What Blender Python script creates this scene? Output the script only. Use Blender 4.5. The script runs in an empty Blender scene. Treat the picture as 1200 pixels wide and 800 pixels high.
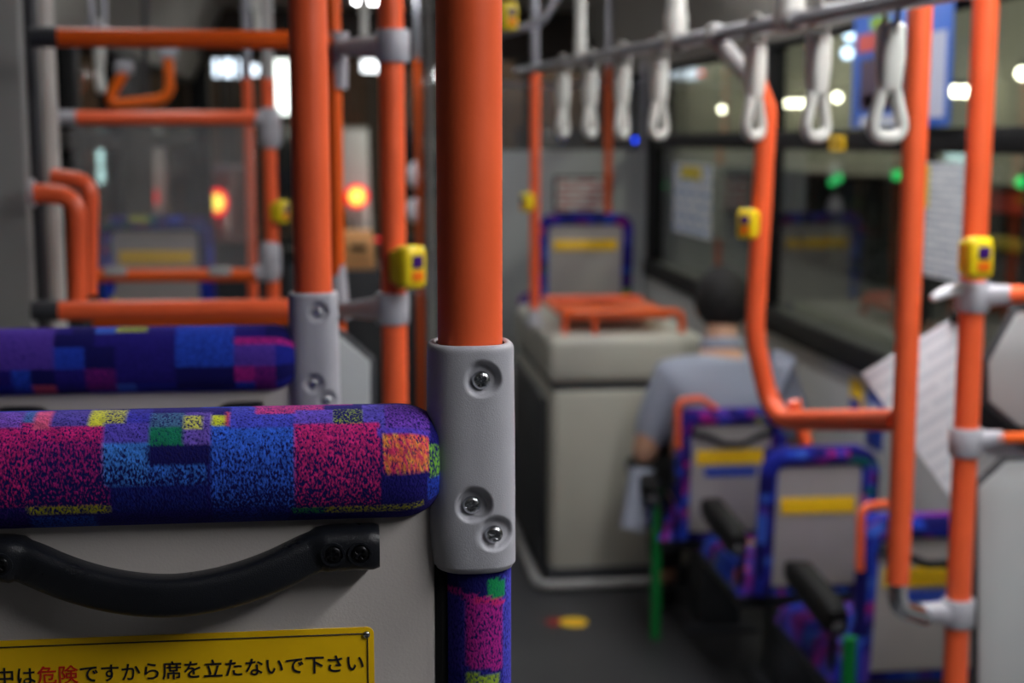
import bpy, bmesh, math, random
from mathutils import Vector, Matrix, Euler
from math import pi, sin, cos, radians as R, sqrt, atan2, acos, hypot

S = bpy.context.scene
COL = S.collection

# ------------------------------------------------------------------ camera
F = 50 / 36 * 1200                     # focal length in pixels of the 1200 px frame
CH = 1.62                              # eye height above the low floor
PITCH = math.atan(235 / F)             # the horizon sits 235 px above the frame's centre
YAW = math.atan(190 * cos(PITCH) / F)  # the bus runs along +Y; its vanishing point is 190 px left of centre
cam = bpy.data.objects.new('camera', bpy.data.cameras.new('camera'))
COL.objects.link(cam)
cam.location = (0, 0, CH)
cam.rotation_euler = (pi / 2 - PITCH, 0, -YAW)
cam.data.lens = 50; cam.data.sensor_width = 36
cam.data.clip_start = .05; cam.data.clip_end = 200
cam.data.dof.use_dof = True
cam.data.dof.focus_distance = .755
cam.data.dof.aperture_fstop = 7.2
cam.data.dof.aperture_blades = 0
S.camera = cam
CM = Euler(cam.rotation_euler).to_matrix()

# ------------------------------------------------------------------ world, exposure
W = bpy.data.worlds.new('world'); S.world = W; W.use_nodes = True
W.node_tree.nodes['Background'].inputs[0].default_value = (.010, .012, .018, 1)
W.node_tree.nodes['Background'].inputs[1].default_value = 1.0
S.view_settings.view_transform = 'Standard'
S.view_settings.look = 'None'
S.view_settings.gamma = 1.0
S.view_settings.use_curve_mapping = False
S.view_settings.exposure = 1.0
LAMP_RIGHT = 24.0     # emission of the ceiling lamps over the right-hand seats
LAMP_LEFT = 3.0       # of those over the left-hand seats
LAMP_FRONT = 14.0      # added lamp brightening the fare box and driver's partition
LAMP_MID = 9.0        # dimmed lamps over the low-floor seats

def ray(px, py):
    return CM @ Vector(((px - 600) / F, (400 - py) / F, -1))
def P(px, py, Y):                      # the point seen at a pixel, at distance Y along the bus
    d = ray(px, py); t = Y / d.y
    return Vector((d.x * t, Y, CH + d.z * t))
def PX(px, py, X):                     # ... on the lengthwise plane x = X
    d = ray(px, py); t = X / d.x
    return Vector((X, d.y * t, CH + d.z * t))
def PZ(px, py, z):
    d = ray(px, py); t = (z - CH) / d.z
    return Vector((d.x * t, d.y * t, z))

# ------------------------------------------------------------------ materials
def lin(r, g, b):
    f = lambda c: (c / 255 / 12.92) if c / 255 <= .04045 else ((c / 255 + .055) / 1.055) ** 2.4
    return (f(r), f(g), f(b), 1)
MATS = {}
def mat(name, rgb, rough=.5, metal=0., bump=0., bscale=300., spec=.5, var=0., vscale=6., coat=0., emit=None, estr=0.):
    if name in MATS: return MATS[name]
    m = bpy.data.materials.new(name); m.use_nodes = True
    nt = m.node_tree; b = nt.nodes['Principled BSDF']
    b.inputs['Base Color'].default_value = lin(*rgb)
    b.inputs['Roughness'].default_value = rough
    b.inputs['Metallic'].default_value = metal
    b.inputs['Specular IOR Level'].default_value = spec
    b.inputs['Coat Weight'].default_value = coat
    tc = nt.nodes.new('ShaderNodeTexCoord')
    if var:
        n = nt.nodes.new('ShaderNodeTexNoise'); n.inputs['Scale'].default_value = vscale; n.inputs['Detail'].default_value = 6
        nt.links.new(tc.outputs['Object'], n.inputs['Vector'])
        mr = nt.nodes.new('ShaderNodeMapRange'); mr.inputs[1].default_value = .3; mr.inputs[2].default_value = .7
        mr.inputs[3].default_value = 1 - var; mr.inputs[4].default_value = 1 + var
        nt.links.new(n.outputs['Fac'], mr.inputs[0])
        mx = nt.nodes.new('ShaderNodeVectorMath'); mx.operation = 'SCALE'
        mx.inputs[0].default_value = lin(*rgb)[:3]
        nt.links.new(mr.outputs[0], mx.inputs['Scale']); nt.links.new(mx.outputs[0], b.inputs['Base Color'])
        r2 = nt.nodes.new('ShaderNodeMapRange'); r2.inputs[3].default_value = max(.05, rough - .08); r2.inputs[4].default_value = rough + .08
        nt.links.new(n.outputs['Fac'], r2.inputs[0]); nt.links.new(r2.outputs[0], b.inputs['Roughness'])
    if bump:
        n = nt.nodes.new('ShaderNodeTexNoise'); n.inputs['Scale'].default_value = bscale; n.inputs['Detail'].default_value = 2
        nt.links.new(tc.outputs['Object'], n.inputs['Vector'])
        bp = nt.nodes.new('ShaderNodeBump'); bp.inputs['Strength'].default_value = bump; bp.inputs['Distance'].default_value = .001
        nt.links.new(n.outputs['Fac'], bp.inputs['Height']); nt.links.new(bp.outputs[0], b.inputs['Normal'])
    if emit:
        b.inputs['Emission Color'].default_value = lin(*emit); b.inputs['Emission Strength'].default_value = estr
    MATS[name] = m
    return m

def fabric_mat():
    m = bpy.data.materials.new('moquette'); m.use_nodes = True
    nt = m.node_tree; b = nt.nodes['Principled BSDF']; N = nt.nodes.new; L = nt.links.new
    at = N('ShaderNodeAttribute'); at.attribute_name = 'patch'
    tc = N('ShaderNodeTexCoord')
    mp = N('ShaderNodeMapping'); mp.inputs['Rotation'].default_value = (0, R(38), R(20)); mp.inputs['Scale'].default_value = (1, 1, .55)
    L(tc.outputs['Object'], mp.inputs[0])
    nz = N('ShaderNodeTexNoise'); nz.inputs['Scale'].default_value = 900; nz.inputs['Detail'].default_value = 1.5
    L(mp.outputs[0], nz.inputs['Vector'])
    # threads of the patch colour show over a navy ground; the patch's alpha is their density
    add = N('ShaderNodeMath'); add.operation = 'ADD'; L(nz.outputs['Fac'], add.inputs[0])
    sc = N('ShaderNodeMath'); sc.operation = 'MULTIPLY_ADD'; L(at.outputs['Alpha'], sc.inputs[0]); sc.inputs[1].default_value = .5; sc.inputs[2].default_value = -.25
    L(sc.outputs[0], add.inputs[1])
    mr = N('ShaderNodeMapRange'); mr.inputs[1].default_value = .38; mr.inputs[2].default_value = .60
    L(add.outputs[0], mr.inputs[0])
    mx = N('ShaderNodeMix'); mx.data_type = 'RGBA'; mx.inputs[6].default_value = lin(20, 20, 92)
    L(mr.outputs[0], mx.inputs[0]); L(at.outputs['Color'], mx.inputs[7])
    L(mx.outputs[2], b.inputs['Base Color'])
    b.inputs['Roughness'].default_value = .9; b.inputs['Specular IOR Level'].default_value = .15
    b.inputs['Sheen Weight'].default_value = .15; b.inputs['Sheen Roughness'].default_value = .5
    b.inputs['Sheen Tint'].default_value = lin(150, 130, 255)
    bp = N('ShaderNodeBump'); bp.inputs['Strength'].default_value = .5; bp.inputs['Distance'].default_value = .0008
    L(nz.outputs['Fac'], bp.inputs['Height']); L(bp.outputs[0], b.inputs['Normal'])
    MATS['moquette'] = m
    return m

def glass_mat(name, tint, ior=1.5, haze=0.):
    m = bpy.data.materials.new(name); m.use_nodes = True
    nt = m.node_tree; nt.nodes.clear(); N = nt.nodes.new; L = nt.links.new
    o = N('ShaderNodeOutputMaterial'); tr = N('ShaderNodeBsdfTransparent'); tr.inputs[0].default_value = tint
    g = N('ShaderNodeBsdfGlossy'); g.inputs['Roughness'].default_value = .02
    ge = N('ShaderNodeNewGeometry'); dt = N('ShaderNodeVectorMath'); dt.operation = 'DOT_PRODUCT'
    L(ge.outputs['Incoming'], dt.inputs[0]); L(ge.outputs['Normal'], dt.inputs[1])
    ab = N('ShaderNodeMath'); ab.operation = 'ABSOLUTE'; L(dt.outputs['Value'], ab.inputs[0])
    om = N('ShaderNodeMath'); om.operation = 'SUBTRACT'; om.inputs[0].default_value = 1; L(ab.outputs[0], om.inputs[1])
    pw = N('ShaderNodeMath'); pw.operation = 'POWER'; L(om.outputs[0], pw.inputs[0]); pw.inputs[1].default_value = 5
    r0 = ((ior - 1) / (ior + 1)) ** 2
    fr = N('ShaderNodeMath'); fr.operation = 'MULTIPLY_ADD'; L(pw.outputs[0], fr.inputs[0]); fr.inputs[1].default_value = 1 - r0; fr.inputs[2].default_value = r0
    mx = N('ShaderNodeMixShader'); L(fr.outputs[0], mx.inputs[0]); L(tr.outputs[0], mx.inputs[1]); L(g.outputs[0], mx.inputs[2])
    out = mx
    if haze:
        d = N('ShaderNodeBsdfDiffuse'); d.inputs[0].default_value = (.7, .7, .72, 1)
        t2 = N('ShaderNodeBsdfTranslucent'); t2.inputs[0].default_value = (.8, .8, .8, 1)
        a = N('ShaderNodeMixShader'); a.inputs[0].default_value = .5; L(d.outputs[0], a.inputs[1]); L(t2.outputs[0], a.inputs[2])
        nz = N('ShaderNodeTexNoise'); nz.inputs['Scale'].default_value = 9; nz.inputs['Detail'].default_value = 4
        tc = N('ShaderNodeTexCoord'); L(tc.outputs['Object'], nz.inputs['Vector'])
        mr = N('ShaderNodeMapRange'); mr.inputs[3].default_value = haze * .5; mr.inputs[4].default_value = haze * 1.5; L(nz.outputs['Fac'], mr.inputs[0])
        x2 = N('ShaderNodeMixShader'); L(mr.outputs[0], x2.inputs[0]); L(mx.outputs[0], x2.inputs[1]); L(a.outputs[0], x2.inputs[2]); out = x2
    L(out.outputs[0], o.inputs[0])
    MATS[name] = m
    return m

def print_mat(name, paper, ink, rows, cols=3, fill=.6):
    """a printed sheet: rows of unreadable small print, laid out in the sheet's own UV"""
    m = bpy.data.materials.new(name); m.use_nodes = True
    nt = m.node_tree; b = nt.nodes['Principled BSDF']; N = nt.nodes.new; L = nt.links.new
    uv = N('ShaderNodeUVMap')
    br = N('ShaderNodeTexBrick'); br.inputs['Scale'].default_value = 1; br.offset = .37; br.squash = 1
    br.inputs['Color1'].default_value = lin(*ink); br.inputs['Color2'].default_value = lin(*paper); br.inputs['Mortar'].default_value = lin(*paper)
    br.inputs['Mortar Size'].default_value = .3 / rows; br.inputs['Brick Width'].default_value = 1 / cols; br.inputs['Row Height'].default_value = 1 / rows
    br.inputs['Bias'].default_value = fill * 2 - 1 - .3
    L(uv.outputs[0], br.inputs['Vector']); L(br.outputs['Color'], b.inputs['Base Color'])
    b.inputs['Roughness'].default_value = .6
    MATS[name] = m
    return m

ORANGE = mat('orange_vinyl', (246, 102, 56), .36, bump=.04, bscale=900, var=.04, vscale=25)
ORANGE_D = mat('deep_orange_vinyl', (232, 92, 10), .4, var=.04)
GREY = mat('grey_plastic', (172, 172, 179), .42, bump=.22, bscale=1400, var=.03, vscale=40)
GREYL = mat('grey_moulding', (168, 168, 166), .5, bump=.1, bscale=900, var=.03, vscale=12)
SHELL = mat('seat_shell', (176, 170, 166), .48, bump=.15, bscale=700, var=.05, vscale=9)
PANEL = mat('panel_laminate', (172, 176, 176), .5, var=.03, vscale=7)
CREAM = mat('cabinet_laminate', (186, 184, 172), .5, var=.04, vscale=5)
CHAR = mat('charcoal_plastic', (52, 54, 58), .5, var=.1)
BLACK = mat('black_rubber', (14, 14, 15), .6, spec=.25, bump=.12, bscale=1200, var=.1, vscale=40)
BLACKP = mat('black_plastic', (24, 26, 31), .30, bump=.35, bscale=1500, var=.08, vscale=60)
STEEL = mat('screw_steel', (196, 198, 202), .25, metal=1., bump=.2, bscale=1800, var=.15, vscale=300)
DARKST = mat('blackened_screw', (30, 30, 32), .35, metal=.8)
CHROME = mat('chrome', (215, 217, 222), .16, metal=1.)
ALU = mat('brushed_rail', (170, 172, 180), .3, metal=.8)
YEL = mat('sign_yellow', (255, 204, 14), .38, var=.05, vscale=30)
YELB = mat('button_yellow', (240, 212, 24), .35)
PURP = mat('button_purple', (62, 28, 104), .25)
ORB = mat('button_orange', (236, 110, 16), .35)
INK = mat('sign_ink', (14, 15, 34), .5)
INKR = mat('sign_red_ink', (214, 40, 20), .5)
BLUEST = mat('sticker_blue', (38, 70, 170), .4)
WHITE = mat('strap_white', (212, 213, 206), .38, var=.03)
BELT = mat('strap_belt', (168, 166, 160), .7)
GREEN = mat('green_tube', (8, 120, 52), .4)
FLOOR = mat('floor_vinyl', (52, 52, 54), .45, bump=.1, bscale=500, var=.15, vscale=14)
CEIL = mat('ceiling_panel', (178, 172, 164), .6)
FAB = fabric_mat()
GLASS = glass_mat('window_glass', (.86, .90, .87, 1), 1.5)
SHIELD = glass_mat('windscreen_glass', (.95, .97, .96, 1), 1.45)
ACRYL = glass_mat('acrylic_sheet', (.96, .96, .96, 1), 1.35, haze=.10)

# ------------------------------------------------------------------ mesh builder
class MB:
    def __init__(s): s.v = []; s.f = []; s.c = []; s.uv = {}
    def add(s, vs, fs, col=None):
        o = len(s.v); s.v += [tuple(v) for v in vs]; s.f += [tuple(i + o for i in f) for f in fs]
        s.c += col if col else [(0, 0, 0, 0)] * len(vs)
        return o
    def bm(s, b):
        b.verts.ensure_lookup_table()
        for i, v in enumerate(b.verts): v.index = i
        s.add([v.co.copy() for v in b.verts], [[v.index for v in f.verts] for f in b.faces]); b.free()
        return s
    def box(s, c, size, bev=0., seg=2, rot=None, taper=None):
        b = bmesh.new(); bmesh.ops.create_cube(b, size=1)
        bmesh.ops.scale(b, vec=size, verts=b.verts)
        if taper:
            for v in b.verts:
                if v.co.z > 0: v.co.x *= taper; v.co.y *= taper
        if bev: bmesh.ops.bevel(b, geom=b.edges[:], offset=bev, segments=seg, affect='EDGES', profile=.5)
        M = Matrix.Translation(Vector(c)) @ (rot.to_matrix().to_4x4() if rot else Matrix())
        bmesh.ops.transform(b, matrix=M, verts=b.verts)
        return s.bm(b)
    def prism(s, pts, d, bev=0., seg=2):
        """closed flat outline (3-D points) given the depth vector d"""
        b = bmesh.new(); vs = [b.verts.new(p) for p in pts]; f = b.faces.new(vs)
        r = bmesh.ops.extrude_face_region(b, geom=[f])
        bmesh.ops.translate(b, vec=Vector(d), verts=[g for g in r['geom'] if isinstance(g, bmesh.types.BMVert)])
        bmesh.ops.recalc_face_normals(b, faces=b.faces)
        if bev: bmesh.ops.bevel(b, geom=b.edges[:], offset=bev, segments=seg, affect='EDGES', profile=.5)
        return s.bm(b)
    def tube(s, pts, r, n=16, caps=True, closed=False, sec=None, up=None, colf=None):
        """sweep: r is one radius, a list of radii, or with sec a list of (a, b) section scales"""
        pts = [Vector(p) for p in pts]; k = len(pts)
        rs = r if isinstance(r, (list, tuple)) else [r] * k
        T = []
        for i in range(k):
            a = pts[(i - 1) % k] if closed or i else pts[0]; c = pts[(i + 1) % k] if closed or i < k - 1 else pts[-1]
            T.append((c - a).normalized())
        u = Vector(up) if up else (Vector((0, 0, 1)) if abs(T[0].z) < .9 else Vector((0, 1, 0)))
        rows = []; cols = []
        base = len(s.v)
        for i in range(k):
            u = (u - T[i] * u.dot(T[i])).normalized(); w = T[i].cross(u)
            for j in range(n):
                a = 2 * pi * j / n
                if sec:
                    x, y = sec(a)
                    if isinstance(rs[i], tuple): p = pts[i] + u * (y * rs[i][0]) + w * (x * rs[i][1])
                    else: p = pts[i] + (u * y + w * x) * rs[i]
                else:
                    p = pts[i] + (u * cos(a) + w * sin(a)) * rs[i]
                rows.append(p); cols.append(colf(i, a, p) if colf else (0, 0, 0, 0))
        fs = []
        for i in range(k if closed else k - 1):
            for j in range(n):
                fs.append((i * n + j, i * n + (j + 1) % n, ((i + 1) % k) * n + (j + 1) % n, ((i + 1) % k) * n + j))
        if caps and not closed:
            fs.append(tuple(range(n))[::-1]); fs.append(tuple((k - 1) * n + j for j in range(n)))
        s.add(rows, fs, cols)
        return s
    def lathe(s, prof, c, axis=(0, 0, 1), n=24):
        """prof: (radius, height) pairs along the axis from c"""
        q = Vector((0, 0, 1)).rotation_difference(Vector(axis)); vs = []; fs = []
        for r, h in prof:
            for j in range(n):
                a = 2 * pi * j / n; vs.append(Vector(c) + q @ Vector((r * cos(a), r * sin(a), h)))
        for i in range(len(prof) - 1):
            for j in range(n):
                fs.append((i * n + j, i * n + (j + 1) % n, (i + 1) * n + (j + 1) % n, (i + 1) * n + j))
        fs.append(tuple(range(n))[::-1]); fs.append(tuple((len(prof) - 1) * n + j for j in range(n)))
        s.add(vs, fs)
        return s
    def ball(s, c, r, sc=(1, 1, 1), n=16):
        b = bmesh.new(); bmesh.ops.create_uvsphere(b, u_segments=n, v_segments=n // 2, radius=r)
        bmesh.ops.scale(b, vec=sc, verts=b.verts); bmesh.ops.translate(b, vec=Vector(c), verts=b.verts)
        return s.bm(b)
    def quad(s, a, b, c, d):
        o = s.add([a, b, c, d], [(0, 1, 2, 3)]); s.uv[len(s.f) - 1] = [(0, 0), (1, 0), (1, 1), (0, 1)]
        return s
    def mesh(s, name, m, off=(0, 0, 0), angle=35):
        me = bpy.data.meshes.new(name)
        o = Vector(off)
        me.from_pydata([Vector(v) - o for v in s.v], [], s.f); me.materials.append(m)
        b = bmesh.new(); b.from_mesh(me); bmesh.ops.recalc_face_normals(b, faces=b.faces); b.to_mesh(me); b.free()
        for p in me.polygons: p.use_smooth = True
        me.set_sharp_from_angle(angle=R(angle))
        if any(c[3] for c in s.c):
            a = me.color_attributes.new('patch', 'FLOAT_COLOR', 'POINT')
            a.data.foreach_set('color', [x for c in s.c for x in c])
        if s.uv:
            l = me.uv_layers.new(name='uv')
            for fi, q in s.uv.items():
                p = me.polygons[fi]
                for k, li in enumerate(p.loop_indices):
                    vi = me.loops[li].vertex_index
                    l.data[li].uv = q[s.f[fi].index(vi)]
        return me

def fillet(pts, r, n=7):
    pts = [Vector(p) for p in pts]; rr = r if isinstance(r, list) else [r] * len(pts); out = [pts[0]]
    for i in range(1, len(pts) - 1):
        a, b, c = pts[i - 1:i + 2]; d1 = (a - b); d2 = (c - b)
        ang = d1.angle(d2)
        if ang > pi - .02: out.append(b); continue
        t = min(rr[i] / math.tan(ang / 2), d1.length * .49, d2.length * .49)
        p, q = b + d1.normalized() * t, b + d2.normalized() * t
        for k in range(n + 1):
            x = k / n; out.append(p * (1 - x) ** 2 + b * (2 * x * (1 - x)) + q * x * x)
    out.append(pts[-1])
    return out

OFF = {}
def thing(name, label, cat, loc=(0, 0, 0), group=None, kind=None):
    o = bpy.data.objects.new(name, None); COL.objects.link(o); o.empty_display_size = .1
    o.location = loc; OFF[o.name] = Vector(loc); tag(o, label, cat, group, kind)
    return o
def tag(o, label=None, cat=None, group=None, kind=None):
    if label: o['label'] = label
    if cat: o['category'] = cat
    if group: o['group'] = group
    if kind: o['kind'] = kind
    return o
def part(name, mb, m, parent, label=None, angle=35):
    """mesh given in world coordinates, parented to a thing or to a part of it"""
    off = OFF[parent.name] if parent else Vector()
    o = bpy.data.objects.new(name, mb.mesh(name, m, off, angle) if isinstance(mb, MB) else mb); COL.objects.link(o)
    o.parent = parent; OFF[o.name] = off
    if label: o['label'] = label
    return o
def solo(name, mb, m, label, cat, group=None, kind=None, angle=35, base=None):
    off = Vector(base) if base is not None else Vector()
    o = bpy.data.objects.new(name, mb.mesh(name, m, off, angle)); COL.objects.link(o); o.location = off; OFF[o.name] = off
    return tag(o, label, cat, group, kind)
def struct(name, mb, m, parent=None, label=None, cat=None):
    o = bpy.data.objects.new(name, mb.mesh(name, m)); COL.objects.link(o); OFF[o.name] = Vector()
    if parent: o.parent = parent
    else: tag(o, label, cat, kind='structure')
    return o
def copy_tree(o, parent=None):
    c = o.copy(); COL.objects.link(c); c.parent = parent; OFF[c.name] = OFF.get(o.name, Vector())
    for ch in list(o.children): copy_tree(ch, c)
    return c

# ------------------------------------------------------------------ the bus shell
XL, XR = -.94, 1.57
YB, YF = -1.6, 8.9
ZC = 2.38
PLAT = .45             # raised floor at the rear
YP = 2.55
o = struct('floor', MB().box(((XL + XR) / 2, (YP + YF) / 2, -.03), (XR - XL, YF - YP, .06)), FLOOR, label='dark grey vinyl floor of the bus aisle', cat='floor')
o = struct('floor_platform', MB().box(((XL + XR) / 2, (YB + YP) / 2, PLAT / 2 - .03), (XR - XL, YP - YB, PLAT + .06)), FLOOR, label='raised rear floor of the bus with a step', cat='floor')
struct('ceiling', MB().box(((XL + XR) / 2, (YB + YF) / 2, ZC + .02), (XR - XL, YF - YB, .04)), CEIL, label='pale panelled ceiling of the bus', cat='ceiling')
WALLM = mat('wall_laminate', (192, 192, 188), .55, var=.03)
HEAD = mat('header_panel', (150, 148, 140), .6, var=.05)
struct('wall_back', MB().box(((XL + XR) / 2, YB - .03, 1.17), (XR - XL, .06, 2.5)), CHAR, label='charcoal rear wall of the bus', cat='wall')
SILL0, SILL1, BAR0, BAR1, WTOP = .91, 1.0, 1.588, 1.655, 1.985
def side_wall(name, X, sgn, pillars, label):
    mb = MB().box((X + sgn * .03, (YB + YF) / 2, SILL0 / 2), (.06, YF - YB, SILL0))
    o = struct(name, mb, WALLM, label=label, cat='wall')
    struct('header', MB().prism([(X + sgn * .06, YB, WTOP), (X - sgn * .01, YB, WTOP), (X - sgn * .05, YB, WTOP + .08), (X - sgn * .22, YB, ZC), (X + sgn * .06, YB, ZC)], (0, YF - YB, 0)), HEAD, o)
    struct('sill', MB().box((X + sgn * .01, (YB + YF) / 2, (SILL0 + SILL1) / 2), (.08, YF - YB, SILL1 - SILL0), .012), BLACK, o)
    for y in pillars:
        struct('pillar', MB().box((X + sgn * .02, y, (SILL1 + WTOP) / 2), (.07, {6.45: .96, 7.75: .9}.get(y, .11), WTOP - SILL1), .012), BLACK, o)  # two pillars are widened to block the red lamps' reflections in the panes
    return o
PR = (-.9, 1.0, 3.12, 5.3, 7.75)
PL = (-.9, .6, 2.2, 3.7, 5.1, 6.45)
side_wall('wall_right', XR, 1, PR, 'grey lower wall and black window frame on the seats-with-armrests side')
side_wall('wall_left', XL, -1, PL, 'grey lower wall and black window frame on the two-seat bench side')
wn = 0
for X, sgn, pl in ((XR, 1, PR), (XL, -1, PL)):
    ys = list(pl) + [YF]
    for a, b in zip(ys, ys[1:]):
        wn += 1
        w = thing('window_%d' % wn, 'dark side window with a black bar between its upper and lower pane', 'window', kind='structure')
        y0, y1 = a + .055, b - .055 if b != YF else YF
        part('pane', MB().box((X + sgn * .02, (y0 + y1) / 2, (SILL1 + BAR0) / 2), (.006, y1 - y0, BAR0 - SILL1)), GLASS, w)
        part('pane', MB().box((X + sgn * .03, (y0 + y1) / 2, (BAR1 + WTOP) / 2), (.006, y1 - y0, WTOP - BAR1)), GLASS, w)
        part('crossbar', MB().box((X + sgn * .015, (y0 + y1) / 2, (BAR0 + BAR1) / 2), (.05, y1 - y0, BAR1 - BAR0), .008), BLACK, w)
        part('frame', MB().box((X + sgn * .02, (y0 + y1) / 2, WTOP - .012), (.05, y1 - y0, .024), .005), BLACK, w)
# front end
wf = struct('wall_front', MB().box(((XL + XR) / 2, YF + .03, .5), (XR - XL + .1, .06, 1.0)), CHAR, label='charcoal front wall under the windscreen', cat='wall')
DK = mat('front_header', (58, 50, 44), .6, var=.2)
struct('header', MB().box(((XL + XR) / 2, YF - .12, 2.26), (XR - XL + .1, .36, .30), .03), DK, wf)
for x in (XL + .04, XR - .04):
    struct('pillar', MB().box((x, YF, 1.55), (.12, .1, 1.14), .02), BLACK, wf)
w = thing('window_%d' % (wn + 1), 'wide windscreen at the front of the bus', 'window', kind='structure')
part('pane', MB().box(((XL + XR) / 2, YF + .02, 1.55), (XR - XL - .1, .008, 1.12)), SHIELD, w)
part('frame', MB().box(((XL + XR) / 2, YF, .99), (XR - XL, .06, .03), .01), BLACK, w)
o = thing('dashboard', 'long charcoal dashboard under the windscreen', 'dashboard', (.3, 8.55, 0))
part('body', MB().prism([(XL + .55, 8.25, 0), (XL + .55, 8.25, .72), (XL + .55, 8.4, .93), (XL + .55, 8.86, .96), (XL + .55, 8.86, 0)], (XR - XL - .6, 0, 0), .02), CHAR, o)
part('top_pad', MB().box((.45, 8.62, .965), (1.7, .4, .03), .012), BLACK, o)

# ceiling lamps: frame + glowing diffuser, the lamp's own light
def lamp(x, y, ln, strength, label, group):
    t = thing('ceiling_lamp', label, 'lamp', (x, y, ZC), group)
    part('housing', MB().box((x, y, ZC - .012), (.17, ln, .024), .006), GREYL, t)
    em = mat('diffuser_%.1f' % strength, (240, 240, 236), .5, emit=(250, 250, 252), estr=strength)
    part('diffuser', MB().box((x, y, ZC - .030), (.13, ln - .04, .014), .005), em, t)
for y in (.15, 1.75): lamp(.98, y, 1.25, LAMP_RIGHT, 'long bright white ceiling lamp over the raised rear floor', 'bright ceiling lamps')
for y in (3.3, 4.7): lamp(.98, y, 1.25, LAMP_MID, 'long dimmed white ceiling lamp above the armrest seats', 'dimmed ceiling lamps')
for y in (2.9, 4.4): lamp(-.5, y, 1.25, LAMP_LEFT, 'long soft ceiling lamp above the centre door', 'soft row of ceiling lamps')
lamp(.1, 7.3, 1.0, LAMP_FRONT, 'added ceiling lamp brightening the fare box and driver partition', None)

# ------------------------------------------------------------------ fabric patches
NAVY = (20, 14, 84)
PAL = [((34, 66, 190), .75), ((30, 40, 150), .7), ((60, 100, 205), .8), ((190, 36, 140), .6), ((140, 30, 130), .5), ((88, 60, 170), .7), ((24, 20, 90), .4),
       ((22, 18, 80), .3), ((20, 110, 90), .7), ((190, 196, 40), .55), ((214, 90, 110), .75), ((40, 80, 210), .6), ((40, 30, 130), .6)]
WTS = [4, 5, 3, 1.8, 1.8, 1.8, 5, 5, .6, .6, .3, 3, 4]
def L4(c, d): l = lin(*c); return (l[0], l[1], l[2], max(d, .01))
_pc = {}
WTB = [5, 3, 5, 4, 3, 2, 1, 1, .8, .8, .8, 5, 2]
def rnd_patch(u, v, seed, cell=.062, W_=None):
    W_ = W_ or WTS
    """colour of the woven patchwork at a place (metres) of the cloth"""
    i, j = math.floor(u / cell), math.floor(v / cell + .35 * (math.floor(u / cell) % 3))
    k = (i, j, seed)
    if k not in _pc:
        r = random.Random(hash(k) & 0xffffff); _pc[k] = (r.random() < .6, r.choices(PAL, W_)[0], r.randint(0, 9999), r.choice((2, 2, 3)))
    small, c, s2, dv = _pc[k]
    if small:
        cc = cell / dv
        k2 = (math.floor(u / cc), math.floor(v / cc), s2)
        if k2 not in _pc: _pc[k2] = random.Random(hash(k2) & 0xffffff).choices(PAL, W_)[0]
        c = _pc[k2]
    return L4(*c)

# patches as they lie on the nearest top bar (frame pixels, painted in this order)
ROW1 = [((-60, 480, 140, 566), (210, 38, 126), .60, 1), ((60, 500, 140, 570), (180, 34, 126), .46, 1), ((0, 474, 45, 486), (120, 80, 190), .7, 0), ((45, 474, 60, 482), (70, 110, 180), .7, 0), ((58, 474, 78, 488), (220, 90, 130), .85, 0),
        ((80, 474, 118, 487), (86, 74, 170), .7, 0), ((118, 474, 134, 486), (214, 214, 60), .75, 0), ((136, 474, 160, 486), (190, 190, 80), .55, 0), ((160, 474, 185, 488), (60, 60, 180), .7, 0),
        ((138, 485, 184, 508), (88, 74, 190), .7, 0), ((137, 507, 185, 545), (66, 134, 232), .72, 1), ((185, 528, 250, 548), (56, 116, 224), .62, 1), ((150, 545, 250, 580), (26, 40, 130), .5, 0),
        ((186, 476, 224, 490), (70, 110, 150), .6, 0), ((187, 489, 224, 510), (22, 120, 90), .8, 0), ((187, 510, 252, 528), (24, 18, 76), .3, 0),
        ((222, 476, 252, 508), (110, 86, 190), .7, 0), ((226, 478, 246, 492), (200, 200, 90), .55, 0), ((252, 478, 271, 506), (206, 214, 50), .8, 0), ((270, 476, 276, 503), (220, 80, 100), .75, 0),
        ((254, 490, 350, 578), (54, 104, 226), .66, 1), ((276, 474, 350, 492), (70, 76, 200), .7, 0), ((300, 473, 380, 478), (200, 60, 130), .6, 0), ((345, 476, 392, 492), (104, 80, 200), .7, 0), ((392, 476, 424, 489), (150, 170, 60), .3, 0), ((424, 474, 452, 496), (96, 84, 200), .7, 0), ((450, 474, 500, 500), (120, 70, 190), .6, 0),
        ((348, 489, 442, 578), (214, 44, 126), .60, 1), ((440, 494, 500, 505), (96, 70, 200), .7, 0), ((444, 502, 498, 544), (244, 96, 92), .70, 0), ((498, 510, 514, 552), (120, 180, 60), .5, 0), ((496, 552, 520, 585), (40, 70, 190), .65, 0),
        ((54, 568, 143, 580), (180, 176, 30), .5, 0), ((54, 582, 122, 604), (40, 80, 190), .6, 0), ((0, 570, 54, 604), (60, 30, 130), .4, 0), ((342, 577, 400, 588), (40, 140, 70), .5, 0), ((378, 577, 492, 588), (180, 176, 40), .5, 0), ((255, 575, 340, 600), (30, 50, 150), .5, 0)]
JR = random.Random(4)
def row1_patch(px, py):
    c = L4((34, 28, 120), .5)
    for (x0, y0, x1, y1), rgb, d, fade in ROW1:
        if x0 <= px < x1 and y0 <= py < y1:
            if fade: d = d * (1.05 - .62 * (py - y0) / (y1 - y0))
            if rgb == (244, 96, 92): rgb = JR.choice(((244, 96, 92), (250, 160, 70), (226, 60, 110), (246, 120, 80)))
            j = JR.uniform(.86, 1.12)
            c = L4(tuple(min(255, v * j) for v in rgb), d)
    return c

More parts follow.
